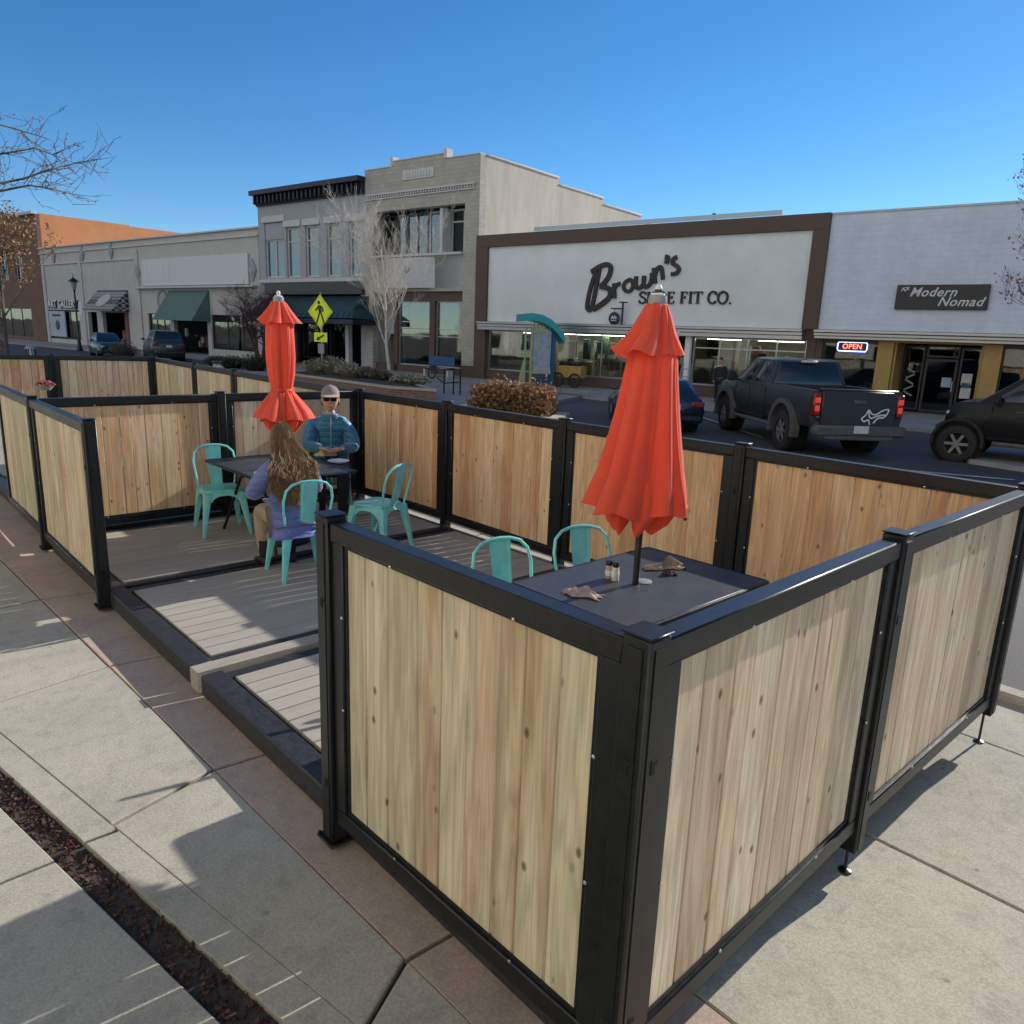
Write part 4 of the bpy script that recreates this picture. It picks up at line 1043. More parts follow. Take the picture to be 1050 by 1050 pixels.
# lit window sign
ns = thing('neon_sign', 'lit red and blue window sign beside the ochre entrance', 'sign', fl(S2+1.35, -.10, ZS+2.38), FROT)
mb = MB()
mb.tube([(-.5, 0, -.17), (.5, 0, -.17), (.54, 0, -.1), (.54, 0, .1), (.5, 0, .17), (-.5, 0, .17), (-.54, 0, .1), (-.54, 0, -.1)], .02, 6, closed=True); mb.build('blue_tube', emit('blue neon', (.25, .35, 1.0), 2.2), ns)
text('red_lettering', 'OPEN', .27, emit('red neon', (1, .12, .08), 2.0), ns, (0, -.01, 0), (PI/2, 0, 0), .012, space=1.05)
mb = MB(); mb.box((0, .03, 0), (1.12, .02, .4), .005); mb.build('backing', m_navy, ns)
# dark name board
sg = thing('shop_sign', 'long dark name board with slanted silver lettering on the white block wall', 'sign', fl(S2+4.15, 0, ZS), FROT)
mb = MB(); mb.box((0, -.07, 4.21), (2.95, .1, .86), .02); mb.build('board', mat('charcoal sign board', (.04, .036, .034), .55, var=.2, scale=3), sg)
m_silv = mat('silver lettering', (.62, .62, .62), .4, var=.1)
text('upper_lettering', 'Modern', .44, m_silv, sg, (-.28, -.125, 4.37), (PI/2, 0, 0), .012, .35, space=1.08, off=.006)
text('lower_lettering', 'Nomad', .44, m_silv, sg, (.62, -.125, 4.04), (PI/2, 0, 0), .012, .35, space=1.08, off=.006)
mb = MB(); mb.stroke([(-1.32, 4.42), (-1.25, 4.5), (-1.2, 4.42)], .03, -.135, -.12); mb.stroke([(-1.18, 4.42), (-1.1, 4.52), (-1.08, 4.46)], .03, -.133, -.12); mb.stroke([(-1.3, 4.52), (-1.05, 4.56)], .025, -.131, -.12); mb.build('small_word', m_silv, sg)

# ------------------------------------------------------------------ cream two storey corner
S3 = -41.15; W3 = 8.9; T = site('two_storey_building', 'tall cream brick two storey building with recessed upper windows and a sunlit blank side wall', 'building', S3)
hol = [(.65, 7.9, 6.55, 9.0), (.6, 7.85, 0, 4.55)]
mb = MB(); wall(mb, 0, W3, 0, 11.3, hol, 0, .5)
mb.box((4.4, .2, 11.43), (4.0, .42, .26)); mb.build('front_wall', m_cream, T)
mb = MB(); mb.box((2.3, .2, 11.58), (.2, .5, .5), .01); mb.box((6.45, .2, 11.58), (.2, .5, .5), .01); mb.box((4.4, .2, 11.59), (3.9, .5, .06)); mb.box((1.05, .2, 11.33), (2.1, .5, .06)); mb.box((7.75, .2, 11.33), (2.3, .5, .06)); mb.build('coping', m_stone, T)
mb = MB(); mb.box((4.4, -.06, 9.92), (8.5, .16, .1), .02); rng = random.Random(4)
for k in range(42): mb.box((.3+k*.2, -.05, 9.8), (.1, .12, .14), .02)
mb.box((4.4, -.04, 9.68), (8.5, .1, .06)); mb.build('cornice', m_stone, T)
mb = MB(); mb.box((4.4, -.02, 10.75), (2.4, .06, .5), .01)
for k in range(9): mb.box((3.5+k*.22, -.06, 10.75), (.13, .05, .3), .02)
mb.build('name_panel', m_stone, T)
mb = MB()
for k, (y1, z) in enumerate(((7, 11.3), (12, 10.95), (17, 10.6), (22, 10.25), (27, 9.9))):
    y0 = (.5, 7, 12, 17, 22)[k]; mb.box((W3-.151, (y0+y1)/2, z/2), (.3, y1-y0, z)); 
mb.build('side_wall', m_side, T)
mb = MB()
for k, (y0, y1, z) in enumerate(((.5, 7, 11.3), (7, 12, 10.95), (12, 17, 10.6), (17, 22, 10.25), (22, 27, 9.9))): mb.box((W3-.15, (y0+y1)/2, z+.05), (.42, y1-y0-.1, .1), .02)
mb.build('side_coping', m_stone, T)
mb = MB(); mb.box((W3/2-.3, 26.8, 4.9), (W3-.7, .3, 9.8)); mb.box((.15, 13.5, 5.2), (.3, 26, 10.4)); mb.box((W3/2-.15, 13.5, 9.5), (W3-.7, 26, .2)); mb.build('rear_walls', m_side, T)
# upper bay: recess with slanted window groups and a panelled apron
mb = MB(); mb.box((4.27, .3, 6.5), (7.2, 1.1, .12)); mb.build('recess_floor', m_stone, T)
mb = MB()
mb.prism([(1.75, .2), (2.2, -.38), (5.2, -.38), (5.75, .0), (7.7, .0), (7.7, .2)], 4.72, 6.35); mb.build('apron', m_stone2 if 'm_stone2' in globals() else m_cream2, T) if False else mb.build('apron', m_stone, T)
mb = MB(); mb.at((3.9, -.4, 5.75), (PI/2, 0, 0)); mb.lathe([(0, -.02), (.2, -.02), (.2, .03), (.14, .05), (.1, .03), (0, .05)], 16); mb.build('rosette', m_gbrick, T)
for (x0, x1) in ((.72, 2.4), (2.45, 4.2), (4.25, 5.9), (5.95, 7.85)): window(T, x0, x1, 6.6, 8.95, 1.1, 2, 1, m_bronze if x0 < 4 else m_stone, m_shopglass, .1, zsplit=[8.3] if x0 > 5 else [])
mb = MB(); mb.box((5.93, .6, 7.75), (.22, .7, 2.35), .01); mb.build('mullion_pier', m_stone, T)
room(T, .5, 8.0, 6.5, 9.1, 1.2, 5, m_roomd)
# shopfront
mb = MB(); mb.box((4.2, .35, 4.28), (7.2, .3, .5)); mb.box((2.35, .4, 2.02), (.3, .3, 4.02)); mb.box((5.35, .4, 2.02), (.4, .36, 4.02)); mb.box((4.2, .38, .2), (7.15, .26, .4)); mb.build('shopfront_frame', m_brown, T)
window(T, 2.5, 5.15, .4, 4.03, .42, 1, 1, m_alu, m_shopglass, .07, zsplit=[2.1, 2.5]); window(T, 5.55, 7.85, .4, 4.03, .42, 1, 1, m_alu, m_shopglass, .07, zsplit=[2.1, 2.5])
dr = window(T, .75, 1.75, .05, 2.3, 1.6, 1, 1, m_alu, m_shopglass, .1); dr.name = 'door'
mb = MB(); mb.box((1.45, 1.2, 3.1), (1.65, .1, 1.9)); mb.build('transom_panel', m_stone, T)
room(T, .55, 7.95, .02, 4.5, 2.0, 7, m_roomd); goods(T, 2.6, 7.6, .4, .9, 5, 12, [(.3, .3, .28), (.1, .08, .08), (.05, .09, .14)], .9)
mb = MB(); mb.box((W3-.55, -.03, .3), (1.1, .1, .62), .02); mb.build('plinth', m_brown, T)

# ------------------------------------------------------------------ grey two storey with dark cornice
S4 = -52.05; W4 = 10.88; T = site('two_storey_building', 'grey two storey building with a dark bracketed cornice and five tall windows', 'building', S4)
wins = [(.7, 2.85, 5.5, 9.0), (3.1, 4.5, 5.5, 8.6), (5.1, 6.45, 5.5, 8.6), (7.25, 8.6, 5.5, 8.6), (9.35, 10.6, 5.5, 8.6)]
mb = MB(); wall(mb, 0, W4, 0, 10.1, wins+[(1.0, 10.4, 0, 4.4)], .03, .4); mb.build('front_wall', m_gbrick, T)
mb = MB(); shell(mb, 0, W4, 0, 10.4, .43, 18); mb.build('rear_walls', m_gbrick, T)
mb = MB(); mb.box((W4/2, -.25, 10.85), (W4+.1, .7, .3), .02); mb.box((W4/2, -.05, 10.45), (W4, .3, .55), .01)
for k in range(25): mb.box((.25+k*.432, -.28, 10.42), (.14, .3, .5), .02)
mb.box((W4/2, -.02, 10.12), (W4, .16, .1)); mb.build('cornice', m_navy, T)
mb = MB()
for x0, x1, z0, z1 in wins: mb.box(((x0+x1)/2, -.01, z1+.22), (x1-x0+.4, .14, .4), .03)
mb.build('lintel', m_stone, T)
mb = MB(); mb.box((W4/2, -.05, 5.28), (W4-.3, .25, .22), .02); mb.build('sill_band', m_stone, T)
for i, (x0, x1, z0, z1) in enumerate(wins): window(T, x0, x1, z0, z1, .2, 2 if i == 0 else 1, 1, m_stone, m_shopglass, .1, zsplit=[7.75] if i else [7.9])
mb = MB(); mb.box((1.77, .12, 8.45), (2.0, .1, 1.0)); mb.build('arch_panel', m_gbrick, T)
for x0, x1, z0, z1 in wins[1:]:
    mb = MB(); mb.box(((x0+x1)/2, .4, (z0+z1)/2+.5), (x1-x0-.1, .02, z1-z0-1.2)); mb.build('blind', mat('cream blind', (.40, .36, .30), .8, var=.1), T)
room(T, .2, 10.7, 5.3, 9.2, .6, 4, m_roomd)
mb = MB(); mb.box((5.8, -.06, 4.75), (10.0, .3, .7), .02); mb.build('fascia', m_bronze, T)
mb = MB(); mb.loft([[(1.2, -.05, 4.3), (11.2, -.05, 4.3), (11.2, .02, 4.3), (1.2, .02, 4.3)], [(1.2, -1.2, 3.55), (11.2, -1.2, 3.55), (11.2, .02, 3.5), (1.2, .02, 3.5)], [(.6, -1.9, 2.95), (11.9, -1.9, 2.95), (11.9, .02, 2.9), (.6, .02, 2.9)]])
for k in range(22): mb.bar((.9+k*.5, -1.87, 3.02), (1.3+k*.46, -.1, 4.3), .03, .03)
mb.build('hip_canopy', m_green, T)
mb = MB(); mb.box((6.25, -.95, 2.74), (11.3, 1.85, .3), .02); mb.build('canopy_soffit', m_navy, T)
for x in (1.4, 4.2, 7.0, 9.4):
    mb = MB(); mb.box((x, -.1, 1.35), (.3, .3, 2.6)); mb.build('pillar', m_stone if x > 9 else m_navy, T)
for x0, x1 in ((1.6, 4.0), (4.4, 6.8), (7.2, 9.2)): window(T, x0, x1, .4, 2.6, .2, 1, 1, m_bronze, m_shopglass)
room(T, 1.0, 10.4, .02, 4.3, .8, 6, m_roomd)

# ------------------------------------------------------------------ long gallery building
S5 = -88.6; W5 = 36.5; T = site('gallery_building', 'long low off white gallery building with diamond ornaments and a blank signboard', 'building', S5)
hol = [(.6, 7.6, .4, 3.1), (9.4, 11.2, 0, 3.0), (12.3, 16.8, 0, 3.0), (20.5, 24, .5, 3.0), (24.6, 29.5, 0, 2.9), (30, 36, .5, 3.0)]
mb = MB(); wall(mb, 0, W5-.006, 0, 8.75, hol, .03); mb.build('front_wall', m_galw, T)
mb = MB(); mb.box((W5/2, .1, 8.8), (W5-.02, .5, .12), .02); mb.box((W5/2, -.03, 8.3), (W5-.02, .12, .1)); mb.box((9.5, -.03, 7.3), (18.9, .12, .1)); mb.build('string_course', m_stone, T)
mb = MB(); shell(mb, 0, W5-.006, 0, 8.6, .33, 24); mb.build('rear_walls', m_galw, T)
mb = MB(); mb.box((27.8, -.06, 6.15), (15.1, .14, 2.05), .02)
for k in range(6): mb.box((20.4+.85*k, -.135, 6.15), (.03, .01, 2.0))
for k in range(3): mb.box((22.4, -.136, 5.5+.55*k), (4.3, .01, .03))
mb.build('blank_signboard', m_galw2, T); mb = MB(); mb.box((27.8, -.2, 4.98), (17, .5, .14), .02); mb.build('ledge', m_stone, T)
for (x, z) in ((3.3, 8.05-.0), (9.4, 8.03), (15.0, 8.06), (19.4, 6.25), (35.8, 6.05)):
    mb = MB(); mb.prism([(x-.42, z), (x, z-.75), (x+.42, z), (x, z+.75)], -.1, .02, 'xz'); mb.prism([(x-.2, z), (x, z-.38), (x+.2, z), (x, z+.38)], -.14, -.1, 'xz'); mb.build('diamond_ornament', m_gbrick, T)
mb = MB()
for x in (.25, 8.4, 19.0): mb.box((x+.3, -.02, 4), (.6, .12, 8.0), .01)
mb.build('pilaster', m_galw, T)
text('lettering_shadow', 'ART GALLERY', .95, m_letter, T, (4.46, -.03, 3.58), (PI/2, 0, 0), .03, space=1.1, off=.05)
text('gallery_lettering', 'ART GALLERY', .95, m_white, T, (4.4, -.11, 3.62), (PI/2, 0, 0), .03, space=1.1, off=.012)
mb = MB(); mb.box((2.7, .02, 1.8), (3.6, .1, 2.4), .01); mb.build('poster', mat('pale poster', (.38, .44, .50), .7, var=.2, scale=1), T)
mb = MB(); mb.ball((2.8, -.04, 1.7), (.5, .03, .45)); mb.box((2.7, -.035, 2.6), (1.9, .012, .22)); mb.build('poster_motif', m_navy, T)
def checker():
    m, nt, b = newmat('checked awning cloth'); L = nt.links
    tc = N(nt, 'ShaderNodeTexCoord'); mp = N(nt, 'ShaderNodeMapping'); mp.inputs['Rotation'].default_value = (0, R(45), 0); L.new(tc.outputs['Object'], mp.inputs[0])
    c = N(nt, 'ShaderNodeTexChecker', i_Scale=3.4); c.inputs[1].default_value = (.03, .03, .045, 1); c.inputs[2].default_value = (.36, .33, .34, 1); L.new(mp.outputs[0], c.inputs[0]); L.new(c.outputs[0], b.inputs['Base Color']); b.inputs['Roughness'].default_value = .8
    return m
def awning(x0, x1, zt, zb, d, m, name='awning'):
    mb = MB(); mb.loft([[(x0, 0, zt), (x1, 0, zt), (x1, -.05, zt-.05), (x0, -.05, zt-.05)], [(x0, 0, zb), (x1, 0, zb), (x1, -d, zb), (x0, -d, zb)]]); return mb.build(name, m, T, smooth=False)
awning(11.8, 17.4, 4.85, 3.1, 1.5, checker())
mb = MB(); q = []
for k in range(20):
    a = 2*PI*k/20; v_ = .5+.62*math.sin(a)*.5; x = 14.6+1.05*math.cos(a); z = 3.1+(4.85-3.1)*v_; y = -1.5*(1-v_)-.04; q.append((x, y-.03, z))
mb.add(q, [tuple(range(20))]); mb.add([(x, y+.02, z) for x, y, z in q], [tuple(range(20))]); mb.build('awning_oval', mat('pink oval', (.52, .44, .42), .8), T)
awning(24.2, 30.0, 4.75, 2.5, 1.5, mat('faded green awning', (.10, .17, .165), .8, var=.15, scale=1))
mb = MB(); mb.tube([(23.2+.72*math.cos(a*PI/12), -.08, 4.0+.75*math.sin(a*PI/12)) for a in range(24)], .05, 6, closed=True); mb.ball((23.2, -.04, 4.0), (.45, .05, .4)); mb.build('round_emblem', m_yel2 if 'm_yel2' in globals() else m_gbrick, T)
for a, b in ((.6, 7.6), (20.5, 24), (30, 36)): window(T, a, b, .45, 3.0, .2, 3, 1, m_bronze, m_shopglass)
mb = MB(); mb.box((16.9, -.02, 1.6), (.5, .12, 3.2)); mb.build('brick_pier', m_obrick, T)
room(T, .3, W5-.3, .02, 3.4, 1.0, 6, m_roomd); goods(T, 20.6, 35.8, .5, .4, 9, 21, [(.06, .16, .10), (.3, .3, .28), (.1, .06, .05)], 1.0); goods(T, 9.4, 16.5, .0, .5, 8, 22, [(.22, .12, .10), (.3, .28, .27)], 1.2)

# ------------------------------------------------------------------ tall orange rendered building beyond
S6 = -118; W6 = 29.3; T = site('brick_building', 'tall building beyond the gallery with a sunlit orange side wall', 'building', S6)
mb = MB(); wall(mb, 0, W6, 0, 12.0, [(3+4*k, 5+4*k, 6, 9) for k in range(6)]+[(2, 26, .3, 3.2)], 0, .4); mb.build('front_wall', m_obrick, T)
mb = MB()
for k, (y0, y1, z) in enumerate(((.4, 9, 12.1), (9, 16, 12.0), (16, 24, 11.7), (24, 34, 11.5), (34, 44, 11.2))): mb.box((W6-.2, (y0+y1)/2, z/2), (.4, y1-y0, z))
mb.box((W6/2-.2, 43.8, 5.4), (W6-.5, .4, 10.8)); mb.box((.2, 22, 5.5), (.4, 43, 11)); mb.box((W6/2, 22, 10.6), (W6-.9, 43, .2)); mb.build('side_wall', m_orange, T)
mb = MB()
for k in range(6): window(T, 3+4*k, 5+4*k, 6, 9, .2, 2, 2, m_stone, m_shopglass)
window(T, 2, 26, .3, 3.2, .2, 8, 1, m_bronze, m_shopglass); room(T, .5, W6-.8, .1, 10.4, 1, 8, m_roomd)
mb = MB(); mb.box((W6/2, -.1, 12.1), (W6+.1, .5, .25), .02); mb.build('coping', m_stone, T)
vp = thing('vent_pipe', 'thin dark vent pipe standing on the shoe shop roof', 'pipe', fl(fp(663, 222)[0], -7, ZS+6.6), FROT)
mb = MB(); mb.tube([(0, 0, 0), (0, 0, 1.9)], .05, 8); mb.build('pipe', m_blk, vp); mb = MB(); mb.lathe([(0, 1.9), (.16, 1.9), (.12, 2.15), (0, 2.2)], 10); mb.build('cowl', m_blk, vp)

# ------------------------------------------------------------------ near side of the street, mirrored in far windows, paled walls bounce fill light
m_near = mat('cream render paled for bounce', (.80, .74, .62), .9, var=.08, scale=1); m_near2 = mat('buff render paled for bounce', (.76, .68, .55), .9, var=.1, scale=1)
def near_shop(label, y0, y1, h, m, awn):
    p = V((-3.6+FB*y0, y0, 0)); t = thing('shop_building', label, 'building', p, FROT+PI)
    W_ = (y1-y0)*_fl; n = max(2, int(W_/7)); hol = [(1.5+W_/n*k, W_/n*(k+1)-1.5, .7, 2.4) for k in range(n)]
    mb = MB(); wall(mb, 0, W_, 0, h, hol+[(a+.6, a+1.8, 4, 6) for a in [q[0] for q in hol] if h > 8], 0, .3); mb.build('front_wall', m, t)
    mb = MB(); shell(mb, .004, W_-.004, 0, h-.2, .3, 14); mb.build('rear_walls', m, t)
    for q in hol: window(t, *q, .15, 2, 1, m_bronze, m_shopglass)
    room(t, .3, W_-.3, .02, 3.0, .9, 6, m_roomd)
    mb = MB(); mb.box((W_/2, -.1, h), (W_, .6, .2), .02); mb.build('coping', m_stone, t)
near_shop('low sunlit cream shop across the street from the shoe shop, seen in its windows', -14, 6, 6.2, m_near, None)
near_shop('low sunlit cream block shop across from the cream two storey building, seen in its windows', 6.3, 26, 7.0, m_near2, None)
near_shop('sunlit tan shop across from the gallery, seen in its windows', 26.3, 60, 6.5, m_side, None)
# ------------------------------------------------------------------ vehicles
m_carblk = mat('black vehicle paint', (.006, .0065, .009), .45, var=.2, scale=3, coat=.12, spec=.25)
m_truckp = mat('dusty dark vehicle paint', (.024, .026, .032), .38, var=.4, scale=2.5, coat=.3)
m_carblue = mat('dark blue vehicle paint', (.012, .018, .045), .25, var=.15, scale=3, coat=.7)
m_suvp = mat('dark green grey vehicle paint', (.02, .028, .03), .35, var=.2, scale=3, coat=.4)
m_tail = mat('red tail lamp lens', (.22, .014, .012), .2, var=.2, coat=.5); m_tailon = emit('lit tail lamp', (1, .09, .05), .16)
m_tailoff = mat('red lamp lens', (.22, .012, .012), .2, var=.1, coat=.5)
m_plate = mat('number plate', (.55, .56, .55), .5, var=.1)
m_dusty = mat('dusty grey trim', (.09, .088, .085), .7, var=.35, scale=8)

def wheel(parent, x, y, r, w_, side, spokes=6):
    t = MB(); t.at((x, y, r), (PI/2, 0, 0))
    t.lathe([(r*.60, -w_/2), (r*.86, -w_/2), (r*.95, -w_*.46), (r, -w_*.34), (r, w_*.34), (r*.95, w_*.46), (r*.86, w_/2), (r*.60, w_/2), (r*.58, 0)], 28, ring=True)
    for k in range(28):
        a = 2*PI*k/28
        for s in (-1, 1): t.box((r*1.0*math.cos(a), r*1.0*math.sin(a), s*w_*.22), (.03, .035, w_*.36), 0, Matrix.Rotation(a, 3, 'Z'))
    ty = t.build('wheel', m_rub, parent)
    m = MB(); m.at((x, y, r), (PI/2, 0, 0)); z = -side*w_*.36
    m.lathe([(r*.6, -w_*.4), (r*.62, -w_*.4), (r*.62, w_*.4), (r*.6, w_*.4), (r*.55, w_*.1), (r*.55, -w_*.1)], 24, ring=True)
    for k in range(spokes):
        a = 2*PI*k/spokes; m.box((r*.34*math.cos(a), r*.34*math.sin(a), z), (r*.5, r*.16, .03), .006, Matrix.Rotation(a, 3, 'Z'))
    m.lathe([(0, z-.03), (r*.14, z-.03), (r*.16, z), (r*.14, z+.03), (0, z+.03)], 12)
    m.build('rim', m_grim, ty)
    return ty
m_grim = mat('dull grey rim', (.20, .20, .20), .45, metal=.3, var=.25)
def arch(parent, name, x, y, r, r2, w_, m, a0=-12, a1=192):
    mb = MB(); rings = []
    for k in range(19):
        a = R(a0+(a1-a0)*k/18); c, s = math.cos(a), math.sin(a)
        rings.append([(x+c*r, y-w_/2, .0+s*r), (x+c*r2, y-w_/2, s*r2), (x+c*r2, y+w_/2, s*r2), (x+c*r, y+w_/2, s*r)])
    mb.loft(rings); return mb.build(name, m, parent)
def quad_panel(parent, name, q, m, th=.008, ins=.04):
    """thin pane let into a face given by its four corners"""
    q = [V(p) for p in q]; c = sum(q, V((0, 0, 0)))/4; n = (q[1]-q[0]).cross(q[3]-q[0]).normalized()
    e = [p+(c-p).normalized()*ins for p in q]; mb = MB()
    mb.loft([[p-n*.004 for p in e], [p+n*th for p in e], [p+n*(th+.003)+(c-p).normalized()*.015 for p in e]])
    return mb.build(name, m, parent)

def pickup(label, loc, rz, paint, fox=True, r=.45, bed=True, nose=0):
    t = thing('pickup_truck', label, 'pickup truck', loc, rz)
    # x forward from the rear axle, y left, z up
    def ring(x, zb, wb, zm, wm, zt, wt): return [(x, -wb, zb), (x, -wm, zm-.25), (x, -wm, zm), (x, -wt, zt), (x, wt, zt), (x, wm, zm), (x, wm, zm-.25), (x, wb, zb)]
    b = MB()
    if bed:
        for s in (-1, 1):
            b.loft([[(x, s*.98, .66), (x, s*1.03, .95), (x, s*1.01, 1.3), (x, s*.97, 1.43), (x, s*.86, 1.43), (x, s*.86, .66)] for x in (-1.18, -.6, .3, 1.12)])
        b.box((-.05, 0, .82), (2.2, 1.74, .08)); b.box((1.06, 0, 1.08), (.1, 1.74, .66))
    b.loft([ring(x, *q) for x, q in ((1.1, (.55, .95, 1.15, 1.02, 1.4, .96)), (3.0, (.55, .95, 1.15, 1.02, 1.4, .97)), (3.25, (.55, .95, 1.12, 1.02, 1.4, .95)), (4.1-nose*.6, (.6, .95, 1.1, 1.01, 1.36, .9)), (4.55-nose, (.65, .9, 1.05, .96, 1.3, .84)), (4.66-nose, (.7, .82, 1.0, .9, 1.16, .8)))])
    b.build('body', paint, t)
    c = MB(); bq = [(1.12, .95), (3.35, .95)]
    lo_ = [(1.12, -.95, 1.39), (3.38, -.95, 1.39), (3.38, .95, 1.39), (1.12, .95, 1.39)]
    hi = [(1.28, -.76, 1.97), (2.62, -.76, 1.97), (2.62, .76, 1.97), (1.28, .76, 1.97)]
    rf = [(1.42, -.62, 2.02), (2.48, -.62, 2.02), (2.48, .62, 2.02), (1.42, .62, 2.02)]
    c.loft([lo_, hi, rf]); c.build('cab', paint, t)
    quad_panel(t, 'rear_window', [lo_[3], lo_[0], hi[0], hi[3]], m_glassv, ins=.10); quad_panel(t, 'windscreen', [lo_[1], lo_[2], hi[2], hi[1]], m_glassv, ins=.08)
    for s in (0, 1):
        def P(u, v_):
            a, d = (lo_[0], lo_[1]) if s == 0 else (lo_[3], lo_[2]); e, f = (hi[0], hi[1]) if s == 0 else (hi[3], hi[2])
            l = V(a).lerp(V(d), u); h = V(e).lerp(V(f), u); return l.lerp(h, v_)
        for u0, u1 in ((.04, .45), (.47, .92)):
            q = [P(u0, .03), P(u1, .03), P(u1 if u1 < .6 else .93, .97), P(u0, .97)]
            quad_panel(t, 'side_window', q if s == 0 else q[::-1], m_glassv, ins=.04)
        sy = -1 if s == 0 else 1
        for x in (1.95, 2.15):
            pass
        d = MB(); d.box((1.55+.0, sy*1.022, 1.22), (.16, .03, .035), .01); d.box((2.6, sy*1.022, 1.22), (.16, .03, .035), .01); d.build('door_handle', m_dusty, t)
        l = MB()
        for x in (1.2, 2.15, 3.1): l.box((x, sy*1.0195, .95), (.012, .012, .75))
        l.box((2.15, sy*1.0195, .62), (1.95, .05, .06), .01); l.build('door_seams', m_hole, t)
        mi = MB(); mi.box((3.02, sy*1.2, 1.5), (.12, .22, .26), .04); mi.bar((3.05, sy*.97, 1.4), (3.04, sy*1.15, 1.42), .05, .05); mi.build('mirror', m_rub, t)
        sr = MB(); sr.tube([(.75, sy*1.0, .5), (3.0, sy*1.0, .5)], .055, 8); sr.build('side_step', m_dusty, t)
        for x in (0, 3.68):
            w1 = arch(t, 'fender_flare', x, sy*1.03, .55 if fox else .47, .66 if fox else .53, .17, m_dusty if fox else m_rub); w1.location.z = r+.06
            d = MB(); d.at((x, sy*.8, r+.06), (PI/2, 0, 0)); d.lathe([(0, -.2), (.54, -.2), (.54, .14), (0, .14)], 24); d.build('wheel_well', m_hole, t)
            wheel(t, x, sy*.93, r, .32, sy)
    if bed:
        g = MB(); g.box((-1.235, 0, 1.07), (.09, 1.62, .72), .02); g.box((-1.20, 0, 1.445), (.16, 1.66, .05), .02); tg = g.build('tailgate', paint, t)
        h = MB(); h.box((-1.287, 0, 1.22), (.02, .26, .07), .01); h.build('handle', m_dusty, tg)
        for sy in (-1, 1):
            l = MB(); l.box((-1.2, sy*.905, 1.14), (.14, .17, .48), .03); l.build('tail_light', m_tail, t)
            l = MB(); l.box((-1.275, sy*.905, 1.23), (.012, .11, .11), .004); l.build('lit_lamp', m_tailon, t); l = MB(); l.box((-1.275, sy*.905, 1.06), (.012, .1, .12), .004); l.build('reversing_lens', m_tailon, t)
        u = MB(); u.box((-1.36, 0, .62), (.22, 1.98, .22), .04); u.box((-1.3, 0, .48), (.3, 1.5, .1), .02); u.build('rear_bumper', m_dusty, t)
        n = MB(); n.box((-1.478, 0, .66), (.012, .32, .16), .004); n.build('number_plate', m_plate, t)
        bl = MB(); bl.box((1.22, 0, 1.955), (.05, .4, .05), .01); bl.build('brake_light', m_plate, t)
    if fox and bed:                                         # white outline head emblem on the tailgate
        e = MB(); rot = Matrix.Rotation(-PI/2, 4, 'Z')
        e.M = Matrix.Translation((0, 0, 0)) @ rot
        # strokes are in the local (right, up) plane seen from behind
        Q = lambda L: [((x-443)*.005, .80+(935-y)*.0053) for x, y in L]
        for pts in (Q([(458, 922), (476, 905), (486, 886), (500, 900), (520, 903), (545, 888), (572, 882), (566, 903), (552, 915), (530, 918), (512, 938)]), Q([(458, 922), (470, 932), (480, 928), (490, 926), (497, 944)]), Q([(486, 886), (491, 910), (503, 918), (525, 909), (566, 903)])):
            e.stroke(pts, .028, -1.284, -1.279, n=4)
        e.build('emblem', m_white, t)
    f = MB(); f.box((4.72-nose, 0, .72), (.22, 1.9, .26), .05); f.build('front_bumper', m_dusty, t)
    gr = MB(); gr.box((4.655-nose, 0, 1.02), (.06, 1.2, .28), .02)
    for k in range(4): gr.box((4.695-nose, 0, .92+.07*k), (.02, 1.1, .02))
    gr.build('grille', m_rub, t)
    for sy in (-1, 1):
        hl = MB(); hl.box((4.6-nose, sy*.76, 1.04), (.12, .26, .22), .03); hl.build('headlight', m_plate, t)
    return t

